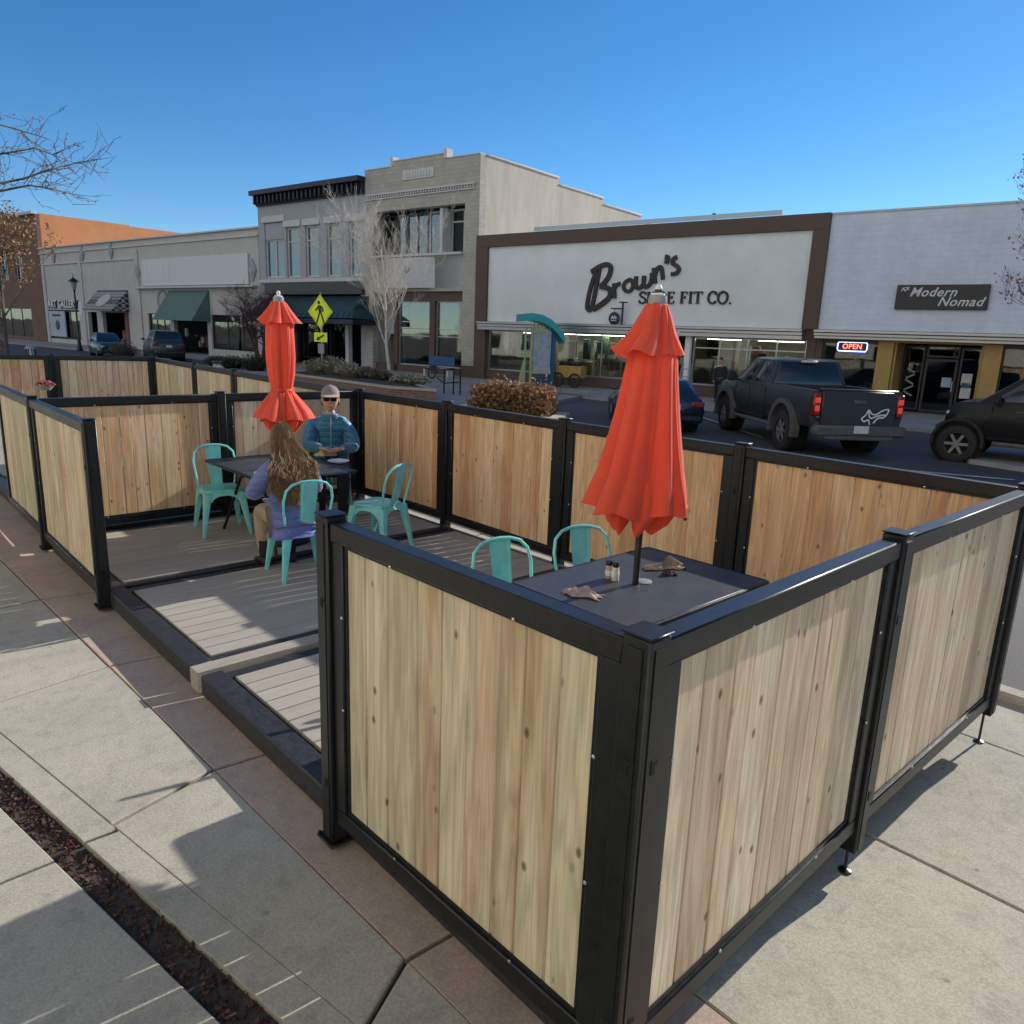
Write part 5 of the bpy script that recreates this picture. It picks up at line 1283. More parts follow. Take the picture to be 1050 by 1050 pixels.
def sedan(label, loc, rz, paint, L=4.75, W=.91, H=1.46, kind='car', lit=False):
    t = thing('parked_car', label, kind, loc, rz)
    tall = H > 1.6
    b = MB()
    def ring(x, zb, wb, zm, wm, zt, wt): return [(x, -wb, zb), (x, -wb-.03, zb+.14), (x, -wm, zm), (x, -wt, zt-.05), (x, -wt+.07, zt), (x, wt-.07, zt), (x, wt, zt-.05), (x, wm, zm), (x, wb+.03, zb+.14), (x, wb, zb)]
    k = H/1.46; zt = .97*k
    st = [(-.98, (.42, W-.2, .62*k, W-.14, .86*k, W-.2)), (-.9, (.32, W-.1, .64*k, W-.04, .98*k, W-.13)), (-.4, (.24, W-.05, .66*k, W, 1.02*k, W-.1)), (.4, (.22, W-.04, .68*k, W, zt, W-.08)), (2.2, (.22, W-.04, .68*k, W, .95*k, W-.08)), (3.0, (.24, W-.04, .66*k, W, .90*k, W-.12)), (3.5, (.28, W-.08, .6*k, W-.03, .80*k, W-.2)), (3.72, (.36, W-.2, .55*k, W-.16, .66*k, W-.3))]
    b.loft([ring(x, *q) for x, q in st]); b.build('body', paint, t, angle=50)
    g = MB(); xs = (-.78, -.12, 1.35, 2.35) if not tall else (-.86, -.66, 1.45, 2.25)
    def gr(x, z, w_): return [(x, -w_, z), (x, w_, z)]
    zb_ = zt-.02
    lo_ = [(xs[0], -W+.13, zb_), (xs[3], -W+.13, .94*k), (xs[3], W-.13, .94*k), (xs[0], W-.13, zb_)]
    hi = [(xs[1], -W+.31, H-.05), (xs[2], -W+.31, H-.05), (xs[2], W-.31, H-.05), (xs[1], W-.31, H-.05)]
    rf = [(xs[1]+.18, -W+.45, H), (xs[2]-.15, -W+.45, H), (xs[2]-.15, W-.45, H), (xs[1]+.18, W-.45, H)]
    g.loft([lo_, hi, rf]); g.build('roof', paint, t, angle=50)
    quad_panel(t, 'rear_window', [lo_[3], lo_[0], hi[0], hi[3]], m_glassv, ins=.09); quad_panel(t, 'windscreen', [lo_[1], lo_[2], hi[2], hi[1]], m_glassv, ins=.09)
    for s in (0, 1):
        a, d, e, f = (lo_[0], lo_[1], hi[0], hi[1]) if s == 0 else (lo_[3], lo_[2], hi[3], hi[2])
        P = lambda u, v_: V(a).lerp(V(d), u).lerp(V(e).lerp(V(f), u), v_)
        for u0, u1 in ((.10, .5), (.52, .9)):
            q = [P(u0, .08), P(u1, .08), P(u1, .95), P(u0, .95)]; quad_panel(t, 'side_window', q if s == 0 else q[::-1], m_glassv, ins=.03)
        sy = -1 if s == 0 else 1
        for x in (0, 2.78):
            d_ = MB(); d_.at((x, sy*(W-.2), .34), (PI/2, 0, 0)); d_.lathe([(0, -.15), (.37, -.15), (.37, .203), (.345, .203), (.34, .1), (0, .1)], 24); d_.build('wheel_well', m_hole, t)
            wheel(t, x, sy*(W-.09), .33, .21, sy, 10)
        l = MB(); l.box((-.93, sy*(W-.26), .82*k), (.16, .34, .15), .03); l.build('tail_light', m_tailoff, t)
        mi = MB(); mi.box((1.95, sy*(W+.1), zt+.06), (.12, .18, .13), .03); mi.bar((1.98, sy*(W-.12), zt), (1.97, sy*(W+.06), zt+.04), .04, .04); mi.build('mirror', paint, t)
        se = MB()
        for x in (.25, 1.2, 2.2): se.box((x, sy*(W+.001), .62*k), (.01, .01, .5*k))
        se.build('door_seams', m_hole, t)
        hl = MB(); hl.box((3.6, sy*(W-.3), .66*k), (.14, .3, .12), .03); hl.build('headlight', m_plate, t)
    n = MB(); n.box((-1.0, 0, .74*k), (.012, .34, .16), .004); n.build('number_plate', m_plate, t)
    u = MB(); u.box((-.98, 0, .46*k), (.14, 2*W-.3, .2), .05); u.box((-1.02, 0, .62*k), (.05, 2*W-.5, .02)); u.build('rear_bumper', paint, t)
    return t
SCV = 1.06
p = un(803, 461, ZR); d = V((math.cos(ang), math.sin(ang), 0)); lft = V((-d.y, d.x, 0))
tk = pickup('dark dusty pickup truck with lit tail lights and a white outline head on its tailgate', tuple(p-lft*.95*SCV), ang, m_truckp)
tk.scale = (SCV, SCV, SCV)
sd = un(709, 442, ZR); so = sedan('dark blue saloon car half hidden by the big umbrella', tuple(sd+lft*.85), ang, m_carblue)
p = un(976, 473, ZR); hd = math.atan2(-XD.y, -XD.x)
fw = V((math.cos(hd), math.sin(hd), 0)); lf = V((-fw.y, fw.x, 0))
jp = pickup('black pickup truck cut off by the right edge, front wheel and bonnet showing', tuple(p-fw*3.72-lf*.9), hd, m_carblk, fox=False, r=.42, nose=.66)
p = un(172, 371, ZR); sv = sedan('dark green parked van seen from behind below the green awning', tuple(p), R(80), m_suvp, H=1.95, W=1.0, kind='van')
p = un(140, 369, ZR); sv = sedan('dark parked car with a bright windscreen left of the van', tuple(p+V((-.3, 6, 0))), R(-96), m_suvp, H=1.6, W=.9)

# ------------------------------------------------------------------ planters, shrubs, trees
m_pbrick = brick('planter brick', (.21, .105, .075), (.17, .08, .06), (.24, .20, .17), bw=.24, bh=.075, ms=.01)
m_pcap = concrete('planter cap stone', (.42, .38, .31))
m_soil = mat('planter soil', (.06, .045, .032), 1, var=.4, scale=12, bump=.6, bscale=20)
def planter(label, poly, z0, z1, brickm):
    c = sum((V(p) for p in poly), V((0, 0)))/len(poly); t = thing('planter', label, 'planter', (c.x, c.y, z0))
    q = [V(p)-c for p in poly]
    if sum(a.x*b.y-a.y*b.x for a, b in zip(q, q[1:]+q[:1])) < 0: q = q[::-1]
    h = z1-z0; inn = [p-p.normalized()*.35 for p in q]; out = [p+p.normalized()*.04 for p in q]; n = len(q)
    mb = MB(); mb.prism([(p.x, p.y) for p in q], -.05, h-.08); mb.build('wall', brickm, t, smooth=False)
    mb = MB()
    for i in range(n):
        j = (i+1) % n
        vs = [(*out[i], h-.08), (*out[j], h-.08), (*inn[j], h-.08), (*inn[i], h-.08), (*out[i], h), (*out[j], h), (*inn[j], h), (*inn[i], h)]
        mb.add(vs, [(4, 5, 6, 7), (0, 1, 5, 4), (2, 3, 7, 6)])
    mb.build('cap', m_pcap, t, smooth=False)
    mb = MB(); mb.prism([(p.x, p.y) for p in inn], h-.079, h-.04); mb.build('soil', m_soil, t, smooth=False)
    return t
def U(px, py, z): q = un(px, py, z); return (q.x, q.y)
A_, B_, C_ = V(U(285, 381, .38)), V(U(400, 396, .38)), V(U(447, 399, .38))
D_ = V(U(447, 393, .38)); 
planter('long raised brick planter with pale cap below the pale bare tree', [A_, B_, C_, C_+V((.9, 2.2)), D_+V((1.5, 3.2)), A_+V((3.4, 1.5))], ZS-.02, .38, m_pbrick)
hA, hB = V(U(472, 422, .16)), V(U(574, 429, .16))
planter('low concrete planter under the clipped reddish hedge', [hA, (hA+hB)/2+V((-.25, -.4)), hB, hB+V((1.3, .9)), (hA+hB)/2+V((1.7, 1.8)), hA+V((1.3, 1.6))], ZS-.02, .16, m_pcap)
planter('pale low wall of a planter below the dark red bare tree', [V(U(218, 372, .1)), V(U(262, 374, .1)), V(U(262, 374, .1))+V((2, 2)), V(U(218, 372, .1))+V((2, 2))], ZS-.05, .2, m_galw2)

def mix_leaf(name, cols, rough=.7, tr=.15):
    m, nt, b = newmat(name); L = nt.links
    at = N(nt, 'ShaderNodeAttribute', attribute_name='rnd'); k = len(cols)
    r = ramp(nt, at.outputs['Fac'], [(i/(k-1), c) for i, c in enumerate(cols)]); L.new(r.outputs[0], b.inputs['Base Color']); b.inputs['Roughness'].default_value = rough
    t = N(nt, 'ShaderNodeBsdfTranslucent'); L.new(r.outputs[0], t.inputs[0]); mx = N(nt, 'ShaderNodeMixShader', i_0=tr)
    L.new(b.outputs[0], mx.inputs[1]); L.new(t.outputs[0], mx.inputs[2]); L.new(mx.outputs[0], nt.nodes['Material Output'].inputs[0]); return m
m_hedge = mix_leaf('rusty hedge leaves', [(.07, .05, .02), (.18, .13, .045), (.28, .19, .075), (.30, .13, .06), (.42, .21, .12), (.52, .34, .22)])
m_dry = mix_leaf('dry silver grass', [(.22, .19, .11), (.36, .33, .22), (.28, .27, .19), (.42, .38, .27)])
m_drkbush = mix_leaf('dark evergreen leaves', [(.02, .032, .018), (.035, .055, .028), (.05, .06, .03)])
m_twigbush = mat('grey brown twigs', (.13, .10, .08), .9, var=.3, scale=8)
rng = random.Random(77)
hc = (hA+hB)/2+V((.75, .65)); hd_ = (hB-hA).normalized(); hn = V((-hd_.y, hd_.x)); hl = (hB-hA).length/2-.12
hg = thing('hedge', 'clipped hedge of rust red and gold leaves in the low planter', 'hedge', (hc.x, hc.y, .13))
mb = MB()
for _ in range(14000):
    u, v_, z = rng.uniform(-1, 1), rng.uniform(-1, 1), rng.random()
    k = max(abs(u)**3, abs(v_)**2.5, z**4); lump = .9+.1*math.sin(u*9+1)*math.cos(v_*5+z*4)
    if rng.random() > .25+.75*k: continue
    e = (abs(u)**4+abs(v_)**4)
    zz = (z*(.86-.16*min(1, e)))*lump*(1+.13*max(0, rng.gauss(0, 1))*(rng.random() < .25))
    lump *= 1+.09*math.sin(u*23+z*3)*math.sin(v_*11+z*17); p = hd_*u*hl*.96*lump+hn*v_*.58*lump
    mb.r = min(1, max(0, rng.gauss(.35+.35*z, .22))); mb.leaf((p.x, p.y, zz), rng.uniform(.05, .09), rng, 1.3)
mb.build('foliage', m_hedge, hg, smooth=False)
mb = MB()
for _ in range(40):
    u = rng.uniform(-.9, .9); a = hd_*u*hl+hn*rng.uniform(-.3, .3); b = a+hd_*rng.uniform(-.3, .3)+hn*rng.uniform(-.3, .3)
    mb.tube([(a.x, a.y, 0), (b.x, b.y, .75)], [.02, .008], 5)
mb.build('stems', m_twigbush, hg)
def tuft(label, loc, r, h, n, m, seed, group='dry shrubs in the brick planter', wide=.4):
    rg = random.Random(seed); t = thing('shrub', label, 'shrub', loc, 0, group); mb = MB()
    for _ in range(n):
        a = rg.random()*6.28; q = rg.random()**.5; tip = V((r*q*math.cos(a), r*q*math.sin(a), h*(1-.55*q*q)*rg.uniform(.6, 1.1))); ba = V((tip.x*wide, tip.y*wide, 0))
        mid = ba.lerp(tip, .55)+V((0, 0, h*.1)); s = V((-math.sin(a), math.cos(a), 0))*rg.uniform(.008, .018); mb.r = rg.random()
        mb.add([ba-s, ba+s, mid+s, mid-s, tip], [(0, 1, 2, 3), (3, 2, 4)])
        if rg.random() < .6: mb.leaf(tip, rg.uniform(.04, .08), rg, 1.8)
    mb.build('foliage', m, t, smooth=False); return t
zc = .34
for i, (px, py, r, h, m, lab) in enumerate(((322, 384, .7, .62, m_dry, 'leftmost pale dry shrub in the brick planter'), (340, 385, .8, .75, m_dry, 'large pale dry shrub below the crossing sign'), (358, 388, .7, .6, m_dry, 'pale dry shrub left of the pale trunk'), (375, 389, .55, .45, m_twigbush, 'bare grey twiggy shrub by the pale trunk'), (390, 391, .5, .4, m_twigbush, 'low twiggy shrub in front of the pale trunk'), (412, 394, .5, .32, m_dry, 'short dry grass tuft right of the pale trunk'), (428, 396, .5, .34, m_dry, 'short dry grass tuft at the right end of the planter'))):
    p = un(px, py, zc); tuft(lab, (p.x+.5, p.y+.7, zc-.02), r, h, 520, m, i+30)
for i, (px, py, r, h) in enumerate(((238, 378, .9, .7), (262, 380, 1.0, .9), (222, 376, .7, .6))):
    p = un(px, py, ZS); tuft(('dark low evergreen below the pale planter wall', 'dark evergreen bush at the foot of the red bare tree', 'small dark evergreen left of the pale planter wall')[i], (p.x, p.y, ZS), r, h, 700, m_drkbush, 60+i, 'dark evergreen bushes')
p = un(140, 366, ZR); 
tuft('grey brown bare bush in front of the parked car', (p.x-2.5, p.y-6, ZS), 1.0, 1.1, 700, m_twigbush, 70, None)

m_birch = mat('pale birch bark', (.56, .50, .44), .8, var=.3, scale=5, bump=.3, bscale=20, stretch=(1, 1, 4))
m_rbark = mat('dark red twigs', (.085, .042, .045), .85, var=.3, scale=5)
m_gbark = mat('grey bark', (.12, .095, .075), .9, var=.3, scale=6, bump=.5, bscale=25)
m_gold = mix_leaf('withered golden leaves', [(.20, .09, .04), (.32, .17, .08), (.40, .26, .13), (.16, .10, .05)])
def bare_tree(name, label, loc, h, r0, spread, seed, mt, mc, multi=1, twig=(4, 6), lean=0, leaves=None, first=.3, dens=1.0, upb=.55, cat='tree', dirn=None):
    rg = random.Random(seed); t = thing(name, label, cat, loc, rg.random()*6, 'bare winter trees')
    if dirn: t.rotation_euler = (0, 0, 0)
    trunk, tw, lv = MB(), MB(), MB()
    def branch(p, d, L, r, dep):
        n = 4; pts = [p]; rs = [r]; dd = d.copy()
        for i in range(n):
            jt = .13 if dep else .05; dd = (dd+V((rg.gauss(0, jt), rg.gauss(0, jt), rg.gauss(0, .08)+.07*upb))).normalized(); p = p+dd*(L/n); pts.append(p); rs.append(max(.0035, r*(1-.62*(i+1)/n)))
        (trunk if dep <= 1 else tw).tube(pts, rs, 7 if dep == 0 else (5 if dep < 3 else 3))
        if dep >= 3 and leaves:
            for q in pts[1:]:
                for _ in range(rg.randint(*leaves[1])):
                    lv.r = rg.random(); lv.leaf(q+V((rg.gauss(0, .08), rg.gauss(0, .08), rg.gauss(0, .08))), leaves[2]*rg.uniform(.6, 1.3), rg, 1.5)
        if dep >= 4: return
        k = rg.randint(*twig) if dep else int(7*dens)
        for j in range(k):
            f = first+(1-first)*(j+rg.random())/k if dep == 0 else .25+.75*(j+rg.random())/k
            i = min(n-1, int(f*n)); q = pts[i].lerp(pts[i+1], f*n-i)
            az = rg.random()*6.28; side = V((math.cos(az), math.sin(az), rg.uniform(.0, .7)*upb*1.4)).normalized()
            nd = (dd*(.55 if dep else .35)+side*spread).normalized()
            branch(q, nd, L*rg.uniform(.42, .68)*(1.15-.5*f if dep == 0 else 1), max(.004, rs[i]*rg.uniform(.38, .55)), dep+1)
    for m in range(multi):
        a = 6.28*m/multi+rg.random(); d0 = V((math.cos(a)*(.28 if multi > 1 else lean), math.sin(a)*(.28 if multi > 1 else 0), 1)).normalized()
        if dirn: d0 = V(dirn).normalized()
        branch(V((.12*math.cos(a), .12*math.sin(a), 0)) if multi > 1 else V((0, 0, 0)), d0, h*(.72 if multi == 1 else .6), r0, 0)
    trunk.build('trunk', mt, t); tw.build('crown', mc, t, smooth=False)
    if leaves and lv.v: lv.build('leaves', leaves[0], t, smooth=False)
    return t
p = un(400, 387, .25)
bare_tree('bare_tree', 'pale barked bare tree with a fine spreading crown in the brick planter', (p.x+.2, p.y+.3, .2), 7.4, .08, .5, 5, m_birch, m_birch, 1, (5, 6), first=.22, dens=2.4, upb=.8)
p = un(268, 372, ZS)
bare_tree('bare_tree', 'dark red bare multi stem tree in front of the gallery', (p.x, p.y, ZS), 5.9, .10, .8, 12, m_rbark, m_rbark, 5, (5, 6), first=.3, dens=1.2, upb=.45)
p = un(8, 376, ZS)
bare_tree('withered_tree', 'tree with withered golden leaves at the left edge of the photo', (p.x*.9, p.y*.9, ZS), 6.6, .10, .42, 21, m_gbark, m_gbark, 1, (4, 5), leaves=(m_gold, (0, 2), .075), first=.08, dens=1.9, upb=1.0)
r_ = ray(1092, 400); k = 24/math.hypot(r_.x, r_.y)
bare_tree('withered_tree', 'tree at the right edge whose brown withered leaves hang before the white wall', (r_.x*k, r_.y*k, ZS), 6.1, .10, .55, 33, m_gbark, m_rbark, 1, (5, 6), leaves=(m_gold, (0, 1), .06), first=.45, dens=2.0, upb=.9)
def at_px(px, py, dist):
    q = ray(px, py); k = dist/math.hypot(q.x, q.y); return V((q.x*k, q.y*k, CAM_H+q.z*k))
b0 = at_px(-170, 330, 9.4); t = thing('street_tree', 'thin bare branches reaching into the sky at the top left', 'tree', (b0.x, b0.y, 0), 0, 'bare winter trees')
rg = random.Random(8); off = V((b0.x, b0.y, 0)); tr, tw, lv = MB(), MB(), MB()
tr.tube([(0, 0, 0), (.03, .02, 1.6), (.0, .03, 3.0), (.06, -.02, 4.2), (.05, .05, 5.2), (.1, .05, 6.0)], [.12, .10, .085, .06, .035, .01], 9)
def limb(pts, r):
    P = [V(p) for p in pts]; tr.tube(P, [r*(1-.8*i/(len(P)-1)) for i in range(len(P))], 6)
    for i in range(len(P)-1):
        for _ in range(8):
            q = P[i].lerp(P[i+1], rg.random()); d = (P[i+1]-P[i]).normalized()
            for lvl in range(2):
                dd = (d*.9+V((rg.gauss(0, .6), rg.gauss(0, .6), rg.gauss(.15, .6)))).normalized(); L = rg.uniform(.12, .38)/(1+lvl*.6); e = q+dd*L+V((0, 0, rg.gauss(0, .03)))
                tw.tube([q, q.lerp(e, .5)+V((rg.gauss(0, .015), 0, rg.gauss(0, .015))), e], [.003, .0024, .0015], 3)
                for k in range(rg.randint(1, 4)): lv.r = rg.random(); lv.leaf(q.lerp(e, rg.uniform(.3, 1)), rg.uniform(.008, .018), rg, 1.5)
                q = q.lerp(e, rg.uniform(.5, 1)); d = dd
T3 = V((0, .03, 3.0)); T4 = V((.06, -.02, 4.2))
for base, pxs in ((T3, [(-90, 215), (-20, 192), (25, 183), (50, 174), (75, 168), (100, 163)]), (T3, [(-80, 225), (0, 196), (30, 190), (55, 194), (78, 200)]), (T3+V((0, 0, .3)), [(-60, 160), (0, 158), (35, 152), (58, 160)]), (V((0, .03, 3.6)), [(-90, 130), (-30, 120), (15, 132), (48, 142)])):
    limb([base]+[at_px(x, y, 9.3+.15*math.sin(x*.1))-off for x, y in pxs], .016)
tr.build('trunk', m_gbark, t); tw.build('crown', m_rbark, t, smooth=False); lv.build('leaves', m_gold, t, smooth=False)

# ------------------------------------------------------------------ street furniture
def ped_sign():
    p = un(330, 395, ZS); t = thing('crossing_sign', 'fluorescent yellow diamond sign of a walking figure with an arrow plate', 'road sign', tuple(p), FROT+R(8))
    k = 1.0
    mb = MB(); mb.tube([(0, .04, 0), (0, .04, 3.75)], .035, 8); mb.build('post', m_grey, t)
    ylw = mat('fluorescent yellow sheeting', (.80, .92, .03), .5, var=.05); nt = ylw.node_tree
    a = .68; zc = 2.98
    mb = MB(); mb.prism([(-a, zc), (0, zc-a), (a, zc), (0, zc+a)], -.012, .0, 'xz'); mb.build('diamond_plate', ylw, t)
    mb = MB(); mb.box((0, -.006, 1.96), (.72, .012, .38)); mb.build('arrow_plate', ylw, t)
    mb = MB(); mb.tube([(0, -.013, zc+.6), (.6, -.013, zc), (0, -.013, zc-.6), (-.6, -.013, zc)], .008, 4, closed=True)
    mb.at((0, 0, zc)); mb.ball((-.06, -.014, .36), (.075, .006, .075), 12, 8)
    mb.prism([(-.10, .26), (.04, .26), (.10, .0), (.06, -.06), (-.06, -.06), (-.09, .05)], -.02, -.0125, 'xz')
    for pts in ([(-.08, .22), (-.18, .10), (-.26, .06)], [(.05, .22), (.16, .10), (.14, .0)], [(-.02, -.04), (-.10, -.22), (-.20, -.46)], [(.04, -.04), (.12, -.2), (.2, -.46)]): mb.stroke(pts, .075, -.0205, -.013, n=4)
    mb.build('walking_figure', m_letter, t)
    mb = MB(); mb.stroke([(.2, 2.06), (-.12, 1.9)], .07, -.02, -.0125); mb.prism([(-.24, 1.84), (-.02, 1.84), (-.14, 2.0)], -.0215, -.0125, 'xz'); mb.build('arrow', m_letter, t)
    mb = MB(); mb.box((-.02, .02, 1.5), (.34, .01, .4), .004); mb.build('lower_plate', m_grey, t)
ped_sign()
def lamp(label, px, py, h):
    p = un(px, py, ZS); t = thing('street_lamp', label, 'street lamp', tuple(p), 0, 'old style street lamps')
    mb = MB(); mb.lathe([(0, 0), (.22, 0), (.24, .1), (.16, .3), (.12, .7), (.07, .9), (.06, h-1.0), (.1, h-.95), (.06, h-.9), (0, h-.9)], 14); mb.build('post', m_blk, t)
    mb = MB(); mb.lathe([(0, h-.9), (.12, h-.88), (.2, h-.5), (.22, h-.35), (0, h-.34)], 10); mb.build('lantern_glass', m_grey, t)
    mb = MB(); mb.lathe([(0, h-.34), (.36, h-.34), (.3, h-.25), (.12, h-.12), (.04, h-.05), (.03, h+.15), (0, h+.2)], 14); mb.build('lantern_cap', m_blk, t)
    mb = MB(); mb.box((.3, 0, h-2.2), (.06, .7, 1.0), .02); mb.build('banner', m_white, t)
lamp('black street lamp with a pale banner before the gallery lettering', 82, 360, 5.3)
p = un(33, 372, ZS); t = thing('lantern_bollard', 'short bollard with a ribbed lantern head at the left edge', 'bollard', (p.x*.75, p.y*.75, ZS))
mb = MB(); mb.lathe([(0, 0), (.2, 0), (.16, .1), (.15, .62), (.18, .66), (0, .66)], 16); mb.build('post', m_blk, t)
mb = MB(); mb.lathe([(0, .66), (.11, .66), (.12, 1.12), (0, 1.12)], 12); mb.build('lens', m_white, t)
mb = MB()
for k in range(8): mb.bar((.15*math.cos(k*PI/4), .15*math.sin(k*PI/4), .66), (.15*math.cos(k*PI/4), .15*math.sin(k*PI/4), 1.13), .03, .03)
mb.build('ribs', m_blk, t)
mb = MB(); mb.lathe([(0, 1.12), (.2, 1.12), (.19, 1.18), (.1, 1.26), (0, 1.28)], 16); mb.build('cap', m_grey, t)
# information kiosk
def kiosk():
    p = un(552, 396, ZS); t = thing('information_kiosk', 'turquoise and lime notice kiosk with a curved roof by the shoe shop', 'kiosk', tuple(p), FROT+R(48)); t.scale = (.8, .9, 1)
    lime = mat('pale lime paint', (.34, .42, .20), .6, var=.12); turq = mat('turquoise roof paint', (.03, .36, .40), .4, var=.12); blue = mat('deep blue panel', (.02, .10, .20), .5, var=.2)
    mb = MB(); mb.box((-.62, -.45, 1.35), (.14, .16, 2.7), .02); mb.box((-.95, -.3, 1.35), (.1, .14, 2.7), .02)
    mb.prism([(-1.35, .0), (-.95, .0), (-.95, 1.2), (-1.05, 1.2)], -.36, -.24, 'xz'); mb.box((-.2, -.45, 2.55), (.8, .1, .18)); mb.build('lime_frame', lime, t)
    mb = MB(); mb.box((.0, -.4, 1.72), (1.1, .12, 1.7), .02); mb.prism([(-.55, .62), (.55, .62), (.5, .92), (-.5, .92)], -.62, -.34, 'xz'); mb.build('notice_board', mat('pale notice board', (.36, .42, .40), .6, var=.2, scale=3), t)
    rng = random.Random(6); ml = mat('leaflets', (.30, .36, .55), .6, var=.6, scale=4)
    for r_ in range(6):
        for c in range(3):
            mb = MB(); mb.box((-.38+c*.38, -.466, 1.05+r_*.26), (.27*rng.uniform(.6, 1), .012, .18*rng.uniform(.7, 1.2)), 0); mb.build('leaflet', ml, t)
    mb = MB(); mb.box((.74, .05, 1.25), (.26, .8, 2.5), .03); mb.build('blue_panel', blue, t)
    mb = MB(); pts = [(-1.35, 3.30), (-.7, 3.36), (-.1, 3.30), (.45, 3.10), (.95, 2.76), (1.3, 2.36)]
    mb.loft([[(x, -.75, z), (x, .75, z), (x, .75, z-.34), (x, -.75, z-.34)] for x, z in pts]); mb.build('curved_roof', turq, t)
    mb = MB()
    for k in range(5): mb.box((-.45+.22*k, -.3, 2.82), (.06, .1, .45))
    mb.build('roof_struts', lime, t)
    mb = MB(); mb.box((.3, .0, .22), (1.0, .5, .44), .03); mb.build('base', blue, t)
kiosk()
# parking sign, display rack, bench
p = fl(fp(739, 350)[0]-.2, 3.9, ZS); t = thing('parking_sign', 'small pale parking sign on a slim post before the shoe shop', 'road sign', tuple(p), FROT)
mb = MB(); mb.tube([(0, .03, 0), (0, .03, 2.75)], .03, 8); mb.build('post', m_grey, t); mb = MB(); mb.box((0, -.006, 2.48), (.32, .012, .46), .004); mb.build('sign_plate', m_plate, t)
p = fl(fp(598, 398)[0], 1.2, ZS); t = thing('display_cart', 'yellow sided display cart with dark wheels outside the shoe shop', 'cart', tuple(p), FROT)
mb = MB(); mb.box((0, 0, .75), (1.5, .5, .55), .02); mb.build('yellow_box', m_yel, t)
for x in (-.5, .45):
    mb = MB(); mb.at((x, -.3, .36), (PI/2, 0, 0)); mb.lathe([(.28, -.03), (.34, -.03), (.34, .03), (.28, .03)], 22, ring=True)
    for k in range(8): mb.bar((.03*math.cos(k*PI/4), .03*math.sin(k*PI/4), 0), (.3*math.cos(k*PI/4), .3*math.sin(k*PI/4), 0), .02, .02)
    mb.build('wheel', m_rub, t)
mb = MB(); rng = random.Random(15)
for k in range(9): mb.ball((-.6+.15*k, rng.uniform(-.1, .1), 1.08+rng.uniform(0, .12)), (.12, .1, .12), 8, 6)
mb.build('goods', m_letter, t)
p = un(438, 390, ZS); t = thing('street_bench', 'dark blue bench with a pale end post beside the planter', 'bench', (p.x+2.2, p.y+2.0, ZS), FROT)
mb = MB(); mb.box((0, 0, .45), (1.9, .5, .06), .02); mb.build('seat', m_carblue, t); mb = MB(); mb.box((0, .24, .85), (1.9, .06, .5), .02); mb.build('backrest', mat('blue bench paint', (.02, .09, .22), .5), t)
for x in (-.85, .85):
    mb = MB(); mb.box((x, 0, .21), (.1, .46, .42), .01); mb.build('leg', m_stone, t)
# cycle stand with two scrolls
p = un(460, 404, ZS); t = thing('cycle_stand', 'black scrolled iron cycle stand right of the brick planter', 'cycle stand', (p.x, p.y, ZS), FROT)
mb = MB()
for x in (-.25, .25, .6): mb.tube([(x, 0, 0), (x, 0, .95)], .03, 6)
mb.tube([(-.9+.28*math.cos(a*.5)*(1-a*.03), 0, .75+.28*math.sin(a*.5)*(1-a*.03)) for a in range(18)], .028, 6); mb.tube([(-.65, 0, .6), (-.25, 0, .4), (.6, 0, .5)], .025, 6); mb.tube([(-.25, 0, .9), (.2, 0, 1.0), (.6, 0, .9)], .025, 6); mb.build('iron_frame', m_blk, t)
# standing ladder by the shop door
p = fl(fp(716, 400)[0], 1.4, ZS); t = thing('display_easel', 'tall folding easel with notices standing by the shoe shop door', 'easel', tuple(p), FROT)
mb = MB()
for x in (-.3, .3): mb.bar((x, -.25, 0), (x*.5, 0, 1.5), .05, .05); mb.bar((x, .3, 0), (x*.5, 0, 1.5), .05, .05)
for k in range(4): mb.bar((-.28+.03*k, -.22+.05*k, .25+.32*k), (.28-.03*k, -.22+.05*k, .25+.32*k), .05, .04)
mb.build('frame', m_grey, t)
mb = MB(); mb.box((0, -.2, .55), (.3, .02, .4), .005); mb.build('notice', m_plate, t)
